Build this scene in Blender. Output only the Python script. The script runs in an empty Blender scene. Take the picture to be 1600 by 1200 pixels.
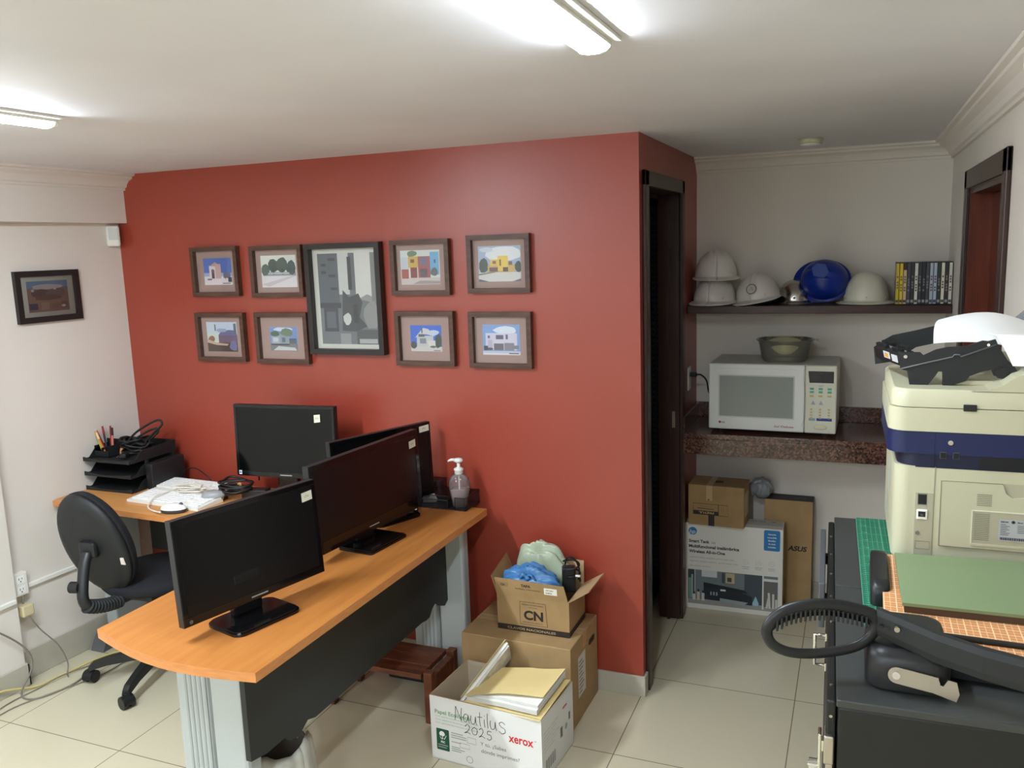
import bpy, bmesh, math, random
from mathutils import Matrix, Vector
random.seed(7)
PI = math.pi
rad = math.radians
SCN = bpy.context.scene
COL = SCN.collection

# ---------------------------------------------------------------- camera, world, light, exposure
cam_data = bpy.data.cameras.new('camera')
cam_data.sensor_fit = 'HORIZONTAL'
cam_data.sensor_width = 36.0
cam_data.lens = 36.0 * 1323.95 / 1600.0
cam_data.clip_start = 0.02
cam = bpy.data.objects.new('camera', cam_data)
COL.objects.link(cam)
_r = Vector((0.92623803, 0.37545971, -0.0333634))
_u = Vector((-0.02978123, 0.16112773, 0.98648413))
_f = Vector((-0.37576082, 0.91272551, -0.16042429))
cam.matrix_world = Matrix(((_r.x, _u.x, -_f.x, 0.7825), (_r.y, _u.y, -_f.y, -3.2295), (_r.z, _u.z, -_f.z, 1.8718), (0, 0, 0, 1)))
SCN.camera = cam

world = bpy.data.worlds.new('world')
world.use_nodes = True
world.node_tree.nodes['Background'].inputs[0].default_value = (0.9, 0.95, 1.0, 1)
world.node_tree.nodes['Background'].inputs[1].default_value = 0.0
SCN.world = world
SCN.view_settings.view_transform = 'Standard'
SCN.view_settings.look = 'None'
SCN.view_settings.gamma = 1.0
SCN.view_settings.use_curve_mapping = False
SCN.view_settings.exposure = 0.22
LAMP_STRENGTH = 112.0
LAMP_LEFT = 190.0
FILL_REAR = 200.0  # strength of the unseen rear battens added as fill
#         # radiance of the diffusers of the ceiling battens (the room's only light, the rear pair added as fill)
LAMP_TINT = (0.88, 1.0, 1.10)

# ---------------------------------------------------------------- materials
def lin(c):
    c = c / 255.0
    return c / 12.92 if c <= 0.04045 else ((c + 0.055) / 1.055) ** 2.4

def rgb(c):
    return (lin(c[0]), lin(c[1]), lin(c[2]), 1.0)

def N(nt, t, **kw):
    n = nt.nodes.new(t)
    for k, v in kw.items():
        setattr(n, k, v)
    return n

def M(name, c, rough=0.5, metal=0.0, var=0.0, vscale=8.0, bump=0.0, bscale=60.0, spec=0.5, c2=None, stretch=None, alpha=1.0, trans=0.0, ior=1.45, coat=0.0):
    """Principled material; colour may vary by stretched noise, relief by fine noise."""
    m = bpy.data.materials.new(name)
    m.use_nodes = True
    nt = m.node_tree
    b = nt.nodes['Principled BSDF']
    b.inputs['Base Color'].default_value = rgb(c)
    b.inputs['Roughness'].default_value = rough
    b.inputs['Metallic'].default_value = metal
    b.inputs['Specular IOR Level'].default_value = spec
    b.inputs['IOR'].default_value = ior
    b.inputs['Transmission Weight'].default_value = trans
    b.inputs['Alpha'].default_value = alpha
    b.inputs['Coat Weight'].default_value = coat
    if var > 0 or c2 is not None:
        tc = N(nt, 'ShaderNodeTexCoord')
        mp = N(nt, 'ShaderNodeMapping')
        if stretch:
            mp.inputs['Scale'].default_value = stretch
        nz = N(nt, 'ShaderNodeTexNoise')
        nz.inputs['Scale'].default_value = vscale
        nz.inputs['Detail'].default_value = 6.0
        rp = N(nt, 'ShaderNodeValToRGB')
        rp.color_ramp.elements[0].position = 0.32
        rp.color_ramp.elements[1].position = 0.68
        dk = c2 if c2 is not None else tuple(v * (1 - var) for v in c)
        rp.color_ramp.elements[0].color = rgb(dk)
        rp.color_ramp.elements[1].color = rgb(c)
        nt.links.new(tc.outputs['Object'], mp.inputs['Vector'])
        nt.links.new(mp.outputs['Vector'], nz.inputs['Vector'])
        nt.links.new(nz.outputs['Fac'], rp.inputs['Fac'])
        nt.links.new(rp.outputs['Color'], b.inputs['Base Color'])
    if bump > 0:
        tc2 = N(nt, 'ShaderNodeTexCoord')
        nz2 = N(nt, 'ShaderNodeTexNoise')
        nz2.inputs['Scale'].default_value = bscale
        nz2.inputs['Detail'].default_value = 5.0
        bp = N(nt, 'ShaderNodeBump')
        bp.inputs['Strength'].default_value = bump
        bp.inputs['Distance'].default_value = 0.01
        nt.links.new(tc2.outputs['Object'], nz2.inputs['Vector'])
        nt.links.new(nz2.outputs['Fac'], bp.inputs['Height'])
        nt.links.new(bp.outputs['Normal'], b.inputs['Normal'])
    return m

_cache = {}
def K(r, g, b, rough=0.55, metal=0.0):
    """A plain print or paint colour (sRGB)."""
    k = (r, g, b, rough, metal)
    if k not in _cache:
        _cache[k] = M('paint_%d_%d_%d' % (r, g, b), (r, g, b), rough, metal)
    return _cache[k]

def grid_mat(name, c, cl, cell, width, rough, origin=(0, 0), major=0, only_x=False, seg=False):
    """Square tiles or ruled lines from object coordinates."""
    m = bpy.data.materials.new(name)
    m.use_nodes = True
    nt = m.node_tree
    b = nt.nodes['Principled BSDF']
    b.inputs['Roughness'].default_value = rough
    tc = N(nt, 'ShaderNodeTexCoord')
    sp = N(nt, 'ShaderNodeSeparateXYZ')
    nt.links.new(tc.outputs['Object'], sp.inputs[0])
    masks = []
    def line(out, org, cl_, w_):
        a = N(nt, 'ShaderNodeMath', operation='SUBTRACT'); a.inputs[1].default_value = org
        nt.links.new(sp.outputs[out], a.inputs[0])
        d = N(nt, 'ShaderNodeMath', operation='PINGPONG'); d.inputs[1].default_value = cl_ / 2
        nt.links.new(a.outputs[0], d.inputs[0])
        l = N(nt, 'ShaderNodeMath', operation='LESS_THAN'); l.inputs[1].default_value = w_ / 2
        nt.links.new(d.outputs[0], l.inputs[0])
        return l
    masks.append(line(0, origin[0], cell, width))
    if not only_x:
        masks.append(line(1, origin[1], cell, width))
    if major:
        masks.append(line(0, origin[0], major, width * 2.5))
        masks.append(line(1, origin[1], major, width * 2.5))
    cur = masks[0]
    for k in masks[1:]:
        mx = N(nt, 'ShaderNodeMath', operation='MAXIMUM')
        nt.links.new(cur.outputs[0], mx.inputs[0]); nt.links.new(k.outputs[0], mx.inputs[1])
        cur = mx
    nz = N(nt, 'ShaderNodeTexNoise'); nz.inputs['Scale'].default_value = 3.0; nz.inputs['Detail'].default_value = 4
    nt.links.new(tc.outputs['Object'], nz.inputs['Vector'])
    rp = N(nt, 'ShaderNodeValToRGB')
    rp.color_ramp.elements[0].color = rgb(tuple(v * 0.96 for v in c)); rp.color_ramp.elements[1].color = rgb(c)
    nt.links.new(nz.outputs['Fac'], rp.inputs['Fac'])
    mix = N(nt, 'ShaderNodeMix', data_type='RGBA')
    nt.links.new(cur.outputs[0], mix.inputs['Factor'])
    nt.links.new(rp.outputs['Color'], mix.inputs['A'])
    mix.inputs['B'].default_value = rgb(cl)
    nt.links.new(mix.outputs['Result'], b.inputs['Base Color'])
    return m

def glassy(name, tint, opacity, rough=0.03):
    """Thin clear sheet: mostly see-through, reflecting by Fresnel."""
    m = bpy.data.materials.new(name)
    m.use_nodes = True
    nt = m.node_tree
    nt.nodes.clear()
    out = N(nt, 'ShaderNodeOutputMaterial')
    tr = N(nt, 'ShaderNodeBsdfTransparent'); tr.inputs[0].default_value = rgb(tint)
    gl = N(nt, 'ShaderNodeBsdfGlossy'); gl.inputs['Roughness'].default_value = rough
    df = N(nt, 'ShaderNodeBsdfDiffuse'); df.inputs[0].default_value = rgb(tint)
    fr = N(nt, 'ShaderNodeFresnel'); fr.inputs[0].default_value = 1.5
    m1 = N(nt, 'ShaderNodeMixShader'); m1.inputs[0].default_value = opacity
    nt.links.new(tr.outputs[0], m1.inputs[1]); nt.links.new(df.outputs[0], m1.inputs[2])
    m2 = N(nt, 'ShaderNodeMixShader')
    nt.links.new(fr.outputs[0], m2.inputs[0]); nt.links.new(m1.outputs[0], m2.inputs[1]); nt.links.new(gl.outputs[0], m2.inputs[2])
    nt.links.new(m2.outputs[0], out.inputs[0])
    return m

def mesh_mat(name, c, cell, fill):
    """Expanded metal mesh: a weave of wires with real gaps."""
    m = bpy.data.materials.new(name)
    m.use_nodes = True
    nt = m.node_tree
    b = nt.nodes['Principled BSDF']
    b.inputs['Base Color'].default_value = rgb(c); b.inputs['Roughness'].default_value = 0.4
    b.inputs['Alpha'].default_value = fill
    return m

def emit_mat(name, c, s):
    m = bpy.data.materials.new(name)
    m.use_nodes = True
    nt = m.node_tree
    b = nt.nodes['Principled BSDF']
    b.inputs['Base Color'].default_value = (0.9, 0.9, 0.9, 1)
    b.inputs['Emission Color'].default_value = (*c, 1)
    b.inputs['Emission Strength'].default_value = s
    return m

def granite_mat():
    m = bpy.data.materials.new('brown_granite')
    m.use_nodes = True
    nt = m.node_tree
    b = nt.nodes['Principled BSDF']
    b.inputs['Roughness'].default_value = 0.18
    tc = N(nt, 'ShaderNodeTexCoord')
    v = N(nt, 'ShaderNodeTexVoronoi'); v.inputs['Scale'].default_value = 130
    nt.links.new(tc.outputs['Object'], v.inputs['Vector'])
    rp = N(nt, 'ShaderNodeValToRGB')
    rp.color_ramp.elements[0].position = 0.1; rp.color_ramp.elements[1].position = 0.9
    rp.color_ramp.elements[0].color = rgb((40, 26, 24)); rp.color_ramp.elements[1].color = rgb((132, 92, 76))
    e = rp.color_ramp.elements.new(0.5); e.color = rgb((84, 54, 46))
    nt.links.new(v.outputs['Color'], rp.inputs['Fac'])
    nt.links.new(rp.outputs['Color'], b.inputs['Base Color'])
    return m

WALL = M('white_wall_paint', (228, 220, 211), 0.6, var=0.03, vscale=1.5, bump=0.05, bscale=25)
RED = M('brick_red_wall_paint', (158, 63, 46), 0.37, var=0.05, vscale=1.3, bump=0.05, bscale=18, spec=0.75)
CEIL = M('ceiling_plaster', (224, 221, 224), 0.7, var=0.04, vscale=1.8, bump=0.12, bscale=9)
CORN = M('cornice_plaster', (222, 214, 206), 0.6)
FLOOR = grid_mat('polished_floor_tile', (208, 199, 172), (128, 118, 102), 0.6, 0.004, 0.16, (-0.01, 0.16))
SKIRT = M('skirting_tile', (188, 182, 166), 0.3, var=0.04)
MAHOG = M('mahogany', (112, 46, 24), 0.35, c2=(78, 30, 16), vscale=5, stretch=(6, 6, 0.8))
DOORTRIM = M('dark_door_trim', (62, 40, 34), 0.35, c2=(48, 28, 24), vscale=6, stretch=(6, 6, 0.8))
WALNUT = M('walnut_frame_wood', (92, 62, 48), 0.45, c2=(70, 46, 36), vscale=10, stretch=(1, 6, 6))
BLACKWOOD = M('black_frame_wood', (38, 32, 32), 0.4)
SHELFWOOD = M('dark_shelf_wood', (66, 36, 32), 0.35, c2=(48, 26, 24), vscale=6, stretch=(0.8, 8, 8))
STOOLWOOD = M('reddish_stool_wood', (124, 72, 48), 0.4, c2=(78, 40, 26), vscale=7, stretch=(1, 8, 3))
DESK = M('beech_laminate', (172, 112, 55), 0.36, c2=(160, 99, 46), vscale=5, stretch=(9, 0.9, 9))
DESK2 = M('beech_laminate_side_desk', (214, 154, 92), 0.38, c2=(204, 142, 80), vscale=5, stretch=(0.9, 9, 9))
EDGE = M('desk_edge_band', (206, 138, 78), 0.42, c2=(192, 124, 70), vscale=6, stretch=(4, 4, 20))
GREYMET = M('grey_painted_metal', (176, 182, 182), 0.42)
GREYPERF = M('grey_ribbed_metal', (158, 164, 164), 0.45)
PANELBLK = M('black_panel_laminate', (36, 38, 38), 0.5, bump=0.05, bscale=300)
PLASTBLK = M('black_plastic', (26, 27, 29), 0.4)
PLASTBLK2 = M('satin_black_plastic', (28, 30, 31), 0.55)
GLOSSBLK = M('gloss_black_plastic', (12, 12, 14), 0.12)
SCREEN = M('screen_glass', (10, 11, 13), 0.28)
SCREENG = M('glossy_screen_glass', (6, 8, 8), 0.07, spec=0.3)
FABRIC = M('black_chair_fabric', (24, 25, 30), 0.9, bump=0.3, bscale=400)
RUBBER = M('black_rubber', (30, 30, 32), 0.7)
CHROME = M('chrome', (210, 208, 200), 0.18, 1.0)
STEEL = M('brushed_steel', (176, 170, 158), 0.35, 1.0)
ALU = M('polished_aluminium', (190, 188, 182), 0.22, 1.0)
WHITEPL = M('white_plastic', (232, 230, 222), 0.35)
CREAM = M('cream_printer_plastic', (190, 186, 158), 0.42, bump=0.03, bscale=500)
CREAM2 = M('cream_printer_plastic_recess', (172, 166, 142), 0.5)
NAVY = M('navy_printer_plastic', (24, 32, 74), 0.4)
NAVYD = M('deep_navy_printer_plastic', (17, 22, 50), 0.45)
CARD = M('cardboard', (176, 144, 100), 0.75, var=0.08, vscale=12)
CARD2 = M('cardboard_carton', (168, 136, 92), 0.75, var=0.10, vscale=9)
CARDIN = M('cardboard_inside', (196, 164, 122), 0.8, var=0.06, vscale=12)
CARDWHITE = M('white_printed_carton', (232, 230, 226), 0.55, var=0.02)
PAPER = M('paper_white', (240, 238, 232), 0.7)
PAPERE = M('paper_edges', (226, 224, 218), 0.8, c2=(190, 188, 184), vscale=30, stretch=(1, 1, 60))
MANILA = M('manila_folder', (238, 214, 150), 0.65, var=0.05, vscale=6)
KRAFT = M('pale_kraft_folder', (214, 198, 150), 0.7)
RACKTOP = M('black_rack_paint_lit', (58, 60, 59), 0.34, var=0.05, vscale=5)  # cabinet's black paint, made greyer for the light reflected off its top
RACK = M('black_rack_paint', (19, 20, 19), 0.45, bump=0.04, bscale=300)
HATW = M('white_helmet_plastic', (226, 220, 214), 0.28)
HATC = M('cream_helmet_plastic', (214, 210, 192), 0.3)
HATB = M('blue_helmet_plastic', (16, 44, 140), 0.3)
BOWLG = glassy('amber_glass', (248, 246, 226), 0.16, 0.05)
PANE = glassy('picture_glass', (250, 250, 250), 0.02, 0.02)
CLEARPL = glassy('clear_bottle_plastic', (238, 232, 232), 0.10, 0.08)
GEL = glassy('clear_gel', (236, 222, 220), 0.75, 0.2)
CLEARPK = glassy('clear_packaging', (196, 202, 210), 0.45, 0.1)
MESHW = mesh_mat('black_wire_mesh', (24, 24, 28), 0.002, 0.48)
GREENMAT = grid_mat('green_cutting_mat', (16, 100, 72), (84, 156, 128), 0.010, 0.0009, 0.5, (0, 0), 0.05)
TRIMBOARD = grid_mat('orange_trimmer_board', (206, 138, 84), (240, 206, 168), 0.010, 0.0008, 0.5, (0, 0), 0.02)
BINDERGREEN = M('green_cover', (122, 140, 102), 0.42, var=0.03, vscale=4)
BINDERBROWN = M('brown_case_side', (84, 62, 46), 0.6)
GRANITE = granite_mat()
BLUEBAG = M('blue_plastic_bag', (78, 132, 188), 0.28, var=0.12, vscale=18)
GREENBAG = M('pale_green_plastic_bag', (176, 186, 160), 0.35, var=0.08, vscale=14)
GREYBAG = M('grey_plastic_bag', (140, 144, 148), 0.3, var=0.12, vscale=18)
BINLINER = M('translucent_bin_liner', (214, 212, 200), 0.35, var=0.12, vscale=12)
MATBOARD = M('mat_board_with_reflection', (172, 142, 132), 0.7)  # mauve tone of reflections is put into the board colour
MATBOARDW = M('white_mat_board', (214, 212, 200), 0.7)
CABLEG = M('grey_cable', (128, 120, 108), 0.6)
CABLEY = M('yellow_cable', (206, 188, 120), 0.55)
CABLEW = M('white_cable', (228, 222, 206), 0.5)
CABLEB = M('black_cable', (22, 22, 24), 0.5)
BEIGE = M('beige_plastic', (206, 192, 154), 0.5)
LIT = emit_mat('lit_batten_diffuser', LAMP_TINT, LAMP_STRENGTH)
LIT_LEFT = emit_mat('lit_left_batten_diffuser', LAMP_TINT, LAMP_LEFT)
LIT_REAR_FILL = emit_mat('rear_fill_diffuser', LAMP_TINT, FILL_REAR)

# ---------------------------------------------------------------- mesh builder
def frame(o, x, y):
    """Matrix with origin o, local x and y along the given directions."""
    x = Vector(x).normalized(); y = Vector(y).normalized(); z = x.cross(y).normalized()
    y = z.cross(x)
    return Matrix(((x.x, y.x, z.x, o[0]), (x.y, y.y, z.y, o[1]), (x.z, y.z, z.z, o[2]), (0, 0, 0, 1)))

def T(x, y, z): return Matrix.Translation((x, y, z))
def RZ(a): return Matrix.Rotation(rad(a), 4, 'Z')
def RX(a): return Matrix.Rotation(rad(a), 4, 'X')
def RY(a): return Matrix.Rotation(rad(a), 4, 'Y')

_text = {}
def text_geo(s, bold):
    k = (s, bold)
    if k not in _text:
        cu = bpy.data.curves.new('lettering', 'FONT')
        cu.body = s; cu.size = 1.0; cu.resolution_u = 3
        cu.offset = 0.018 * bold
        o = bpy.data.objects.new('lettering', cu)
        COL.objects.link(o)
        dg = bpy.context.evaluated_depsgraph_get()
        me = bpy.data.meshes.new_from_object(o.evaluated_get(dg))
        vs = [v.co.copy() for v in me.vertices]; fs = [tuple(p.vertices) for p in me.polygons]
        bpy.data.objects.remove(o); bpy.data.curves.remove(cu); bpy.data.meshes.remove(me)
        _text[k] = (vs, fs)
    return _text[k]

class MB:
    def __init__(s):
        s.v = []; s.f = []; s.fm = []; s.fs = []; s.m = []

    def add(s, vs, fs, m, smooth=False, X=None):
        if m not in s.m: s.m.append(m)
        k = s.m.index(m); n = len(s.v)
        for v in vs:
            v = Vector(v)
            s.v.append(tuple(X @ v) if X is not None else tuple(v))
        for f in fs:
            s.f.append([i + n for i in f]); s.fm.append(k); s.fs.append(smooth)
        return s

    def box(s, c, d, m, bev=0.0, X=None, seg=2):
        bm = bmesh.new(); bmesh.ops.create_cube(bm, size=1.0)
        for v in bm.verts: v.co = Vector((v.co.x * d[0] + c[0], v.co.y * d[1] + c[1], v.co.z * d[2] + c[2]))
        if bev > 0:
            bmesh.ops.bevel(bm, geom=list(bm.edges), offset=min(bev, min(d) * 0.49), segments=seg, profile=0.5, affect='EDGES')
        bm.verts.index_update()
        s.add([v.co.copy() for v in bm.verts], [[v.index for v in f.verts] for f in bm.faces], m, False, X)
        bm.free(); return s

    def b2(s, x0, x1, y0, y1, z0, z1, m, bev=0.0, X=None, seg=2):
        return s.box(((x0 + x1) / 2, (y0 + y1) / 2, (z0 + z1) / 2), (abs(x1 - x0), abs(y1 - y0), abs(z1 - z0)), m, bev, X, seg)

    def lathe(s, prof, m, n=32, X=None, sx=1.0, sy=1.0, smooth=True, close=True):
        vs = []; fs = []
        for r, z in prof:
            for i in range(n):
                a = 2 * PI * i / n
                vs.append((r * math.cos(a) * sx, r * math.sin(a) * sy, z))
        for j in range(len(prof) - 1):
            for i in range(n):
                k = (i + 1) % n
                fs.append((j * n + i, j * n + k, (j + 1) * n + k, (j + 1) * n + i))
        if close:
            if prof[0][0] > 1e-5: fs.append(tuple(reversed(range(n))))
            if prof[-1][0] > 1e-5: fs.append(tuple((len(prof) - 1) * n + i for i in range(n)))
        return s.add(vs, fs, m, smooth, X)

    def cyl(s, p0, p1, r, m, n=20, r1=None, smooth=True):
        p0 = Vector(p0); p1 = Vector(p1); d = p1 - p0
        q = d.to_track_quat('Z', 'Y').to_matrix().to_4x4()
        X = Matrix.Translation(p0) @ q
        r1 = r if r1 is None else r1; L = d.length
        vs = []; fs = []
        for rr, z in ((r, 0), (r1, L)):
            for i in range(n):
                a = 2 * PI * i / n; vs.append((rr * math.cos(a), rr * math.sin(a), z))
        for i in range(n):
            k = (i + 1) % n; fs.append((i, k, n + k, n + i))
        s.add(vs, fs, m, smooth, X)
        s.add(vs, [tuple(reversed(range(n))), tuple(range(n, 2 * n))], m, False, X)
        return s

    def tube(s, pts, r, m, n=8, closed=False, X=None, sub=0, flat=1.0, up=None):
        P = [Vector(p) for p in pts]
        if sub:
            n0 = len(P); P = smooth_path(P, sub, closed)
            if isinstance(r, (list, tuple)):
                q = [k * (n0 - 1) / max(1, len(P) - 1) for k in range(len(P))]
                r = [r[int(k)] * (1 - k % 1) + r[min(n0 - 1, int(k) + 1)] * (k % 1) for k in q]
        L = len(P); vs = []; fs = []
        nor = None
        for i in range(L):
            a = P[(i - 1) % L] if (closed or i > 0) else P[i]
            b = P[(i + 1) % L] if (closed or i < L - 1) else P[i]
            t = (b - a)
            t = t.normalized() if t.length > 1e-9 else Vector((0, 0, 1))
            if up is not None: nor = Vector(up) - t * t.dot(Vector(up))
            elif nor is None: nor = t.orthogonal()
            else: nor = nor - t * t.dot(nor)
            nor = nor.normalized() if nor.length > 1e-6 else t.orthogonal().normalized()
            bi = t.cross(nor)
            rr = r[i] if isinstance(r, (list, tuple)) else r
            for k in range(n):
                an = 2 * PI * k / n
                vs.append(P[i] + nor * (rr * math.cos(an)) + bi * (rr * flat * math.sin(an)))
        for i in range(L if closed else L - 1):
            j = (i + 1) % L
            for k in range(n):
                q = (k + 1) % n
                fs.append((i * n + k, i * n + q, j * n + q, j * n + k))
        if not closed:
            fs.append(tuple(reversed(range(n)))); fs.append(tuple((L - 1) * n + k for k in range(n)))
        return s.add(vs, fs, m, True, X)

    def prism(s, poly, d0, d1, m, plane='xy', X=None, side=None, smooth=False):
        def p3(a, b, d):
            return (a, b, d) if plane == 'xy' else (a, d, b) if plane == 'xz' else (d, a, b)
        n = len(poly)
        vs = [p3(a, b, d0) for a, b in poly] + [p3(a, b, d1) for a, b in poly]
        s.add(vs, [tuple(reversed(range(n))), tuple(range(n, 2 * n))], m, False, X)
        s.add(vs, [(i, (i + 1) % n, n + (i + 1) % n, n + i) for i in range(n)], side or m, smooth, X)
        return s

    def sheet(s, fn, nu, nv, m, th=0.0, X=None, smooth=True, mb=None):
        """Surface fn(u,v); with th it becomes a closed slab of that thickness (downwards)."""
        top = [Vector(fn(i / nu, j / nv)) for j in range(nv + 1) for i in range(nu + 1)]
        w = nu + 1
        fs = [(j * w + i, j * w + i + 1, (j + 1) * w + i + 1, (j + 1) * w + i) for j in range(nv) for i in range(nu)]
        s.add(top, fs, m, smooth, X)
        if th:
            t = th if isinstance(th, Vector) else Vector((0, 0, -th))
            bot = [p + t for p in top]
            s.add(bot, [tuple(reversed(f)) for f in fs], mb or m, smooth, X)
            rim = [j for j in range(w)] + [j * w + nu for j in range(1, nv + 1)] + [nv * w + i for i in range(nu - 1, -1, -1)] + [j * w for j in range(nv - 1, 0, -1)]
            k = len(rim)
            s.add([top[i] for i in rim] + [bot[i] for i in rim], [(k + i, k + (i + 1) % k, (i + 1) % k, i) for i in range(k)], mb or m, False, X)
        return s

    def poly(s, pts, m, X=None, z=0.0004):
        return s.add([(p[0], p[1], z) for p in pts], [tuple(range(len(pts)))], m, False, X)

    def rect(s, x0, y0, x1, y1, m, X=None, z=0.0004):
        return s.poly([(x0, y0), (x1, y0), (x1, y1), (x0, y1)], m, X, z)

    def disc(s, cx, cy, r, m, X=None, z=0.0004, n=24, ry=None):
        return s.poly([(cx + r * math.cos(2 * PI * i / n), cy + (ry or r) * math.sin(2 * PI * i / n)) for i in range(n)], m, X, z)

    def text(s, t, x, y, size, m, X=None, z=0.0006, bold=1, width=None, shear=0.0, align='l'):
        vs, fs = text_geo(t, bold)
        if not vs: return s
        x0 = min(v.x for v in vs); x1 = max(v.x for v in vs)
        kx = size if width is None else width / max(1e-6, x1 - x0)
        if align == 'c': x = x - (x1 - x0) * kx / 2
        return s.add([(x + (v.x - x0) * kx + v.y * size * shear, y + v.y * size, z) for v in vs], fs, m, False, X)

    def stroke(s, pts, w, m, X=None, z=0.0006):
        """Pen stroke: a flat ribbon along 2D points."""
        P = [Vector((p[0], p[1])) for p in pts]
        vs = []; fs = []
        for i, p in enumerate(P):
            a = P[max(0, i - 1)]; b = P[min(len(P) - 1, i + 1)]
            t = (b - a).normalized() if (b - a).length > 1e-9 else Vector((1, 0))
            nn = Vector((-t.y, t.x)) * w / 2
            vs += [(p.x + nn.x, p.y + nn.y, z), (p.x - nn.x, p.y - nn.y, z)]
        for i in range(len(P) - 1):
            fs.append((2 * i, 2 * i + 1, 2 * i + 3, 2 * i + 2))
        return s.add(vs, fs, m, False, X)

    def build(s, name, parent=None, loc=None, solid=0.0, sub=0):
        me = bpy.data.meshes.new(name)
        me.from_pydata(s.v, [], s.f)
        me.polygons.foreach_set('material_index', s.fm)
        me.polygons.foreach_set('use_smooth', s.fs)
        for m in s.m: me.materials.append(m)
        me.update()
        o = bpy.data.objects.new(name, me)
        COL.objects.link(o)
        if loc: o.location = loc
        if parent: o.parent = parent
        if solid:
            md = o.modifiers.new('thickness', 'SOLIDIFY'); md.thickness = solid; md.offset = -1
        if sub:
            md = o.modifiers.new('rounding', 'SUBSURF'); md.levels = sub; md.render_levels = sub
        return o

def smooth_path(P, k, closed=False):
    out = []; n = len(P)
    for i in range(n if closed else n - 1):
        p0 = P[(i - 1) % n] if (closed or i > 0) else P[i]
        p1 = P[i]; p2 = P[(i + 1) % n]
        p3 = P[(i + 2) % n] if (closed or i < n - 2) else p2
        for j in range(k):
            t = j / k
            out.append(0.5 * ((2 * p1) + (p2 - p0) * t + (2 * p0 - 5 * p1 + 4 * p2 - p3) * t * t + (3 * p1 - p0 - 3 * p2 + p3) * t ** 3))
    if not closed: out.append(P[-1])
    return out

def rrect(x0, y0, x1, y1, r, n=5):
    pts = []
    for cx, cy, a0 in ((x1 - r, y1 - r, 0), (x0 + r, y1 - r, 90), (x0 + r, y0 + r, 180), (x1 - r, y0 + r, 270)):
        for i in range(n + 1):
            a = rad(a0 + 90 * i / n); pts.append((cx + r * math.cos(a), cy + r * math.sin(a)))
    return pts

def tag(o, label, cat, group=None, kind=None):
    o['label'] = label; o['category'] = cat
    if group: o['group'] = group
    if kind: o['kind'] = kind
    return o

def thing(name, label, cat, loc=(0, 0, 0), rz=0.0, group=None, rot=None):
    o = bpy.data.objects.new(name, None)
    o.empty_display_size = 0.05
    COL.objects.link(o)
    o.location = loc
    o.rotation_euler = rot if rot else (0, 0, rad(rz))
    return tag(o, label, cat, group)

def struct(name, mb):
    o = mb.build(name); o['kind'] = 'structure'; return o

def dup(root, loc, rz=None, label=None):
    r = root.copy(); COL.objects.link(r); r.location = loc
    if rz is not None: r.rotation_euler = (0, 0, rad(rz))
    if label: r['label'] = label
    for ch in list(root.children):
        c = ch.copy(); COL.objects.link(c); c.parent = r
        for g in ch.children:
            d = g.copy(); COL.objects.link(d); d.parent = c
    return r
# ---------------------------------------------------------------- the setting
H = 2.28; D = 1.24; RW = 1.167
ALW = 3.3                                            # the left wall stands a little out of square

struct('floor', MB().b2(-3.3, 2.8, -6.6, 1.45, -0.1, 0, FLOOR))
struct('ceiling', MB().b2(-3.3, 2.8, -6.6, 1.45, H, H + 0.1, CEIL))
struct('wall_front', MB().b2(-2.75, 0, 0, 0.1, 0, H, RED))
w = MB()
w.b2(-0.1, 0, 0.1, 0.80, 2.105, H, RED)
w.b2(-0.1, 0, 0.79, D, 0, H, RED)
struct('wall_closet', w)
struct('wall_back', MB().b2(-1.4, 1.4, D, D + 0.1, 0, H, WALL))
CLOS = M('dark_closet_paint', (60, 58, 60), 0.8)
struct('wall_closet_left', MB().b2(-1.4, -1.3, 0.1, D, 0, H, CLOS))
w = MB()
w.b2(RW, RW + 0.14, 0.50, D, 0, H, WALL)
w.b2(RW, RW + 0.14, -1.105, -0.40, 0, H, WALL)
w.b2(RW, RW + 0.14, -0.40, 0.50, 2.03, H, WALL)
struct('wall_right', w)
struct('wall_return', MB().b2(RW + 0.14, 2.8, -1.105, -1.00, 0, H, WALL))
struct('wall_far_right', MB().b2(2.7, 2.8, -6.6, -1.10, 0, H, WALL))
struct('wall_rear', MB().b2(-3.3, 2.8, -6.6, -6.5, 0, H, WALL))
XL = T(-2.63, 0, 0) @ RZ(-ALW)                       # local x out of the wall, local -y along it
struct('wall_left', MB().b2(-0.1, 0, -6.7, 0.1, 0, H, WALL, X=XL))
struct('wall_left_pilaster', MB().b2(-0.2, 0.0, -6.5, -0.79, 0, 2.05, WALL, X=T(-2.62, 0, 0)))
struct('trim_1', MB().b2(-2.85, -2.572, -6.5, 0, 2.047, H, WALL))                    # beam along the left wall

PROF = [(0, 2.203), (0.012, 2.203), (0.013, 2.214), (0.022, 2.218), (0.028, 2.232), (0.040, 2.246), (0.056, 2.254), (0.064, 2.257), (0.065, 2.267), (0.082, 2.270), (0.083, H), (0, H)]
def cornice(name, p0, p1, out):
    p0 = Vector((*p0, 0)); p1 = Vector((*p1, 0)); o = Vector((*out, 0))
    vs = [p0 + o * a + Vector((0, 0, z)) for a, z in PROF] + [p1 + o * a + Vector((0, 0, z)) for a, z in PROF]
    n = len(PROF)
    m = MB().add(vs, [(i, (i + 1) % n, n + (i + 1) % n, n + i) for i in range(n)] + [tuple(range(n)), tuple(range(n, 2 * n))], CORN)
    struct(name, m)
cornice('trim_2', (-2.572, -6.5), (-2.572, 0), (1, 0))
cornice('trim_3', (0, D), (RW, D), (0, -1))
cornice('trim_4', (RW, -1.188), (RW, D), (-1, 0))
cornice('trim_5', (RW - 0.08, -1.105), (2.7, -1.105), (0, -1))

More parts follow.
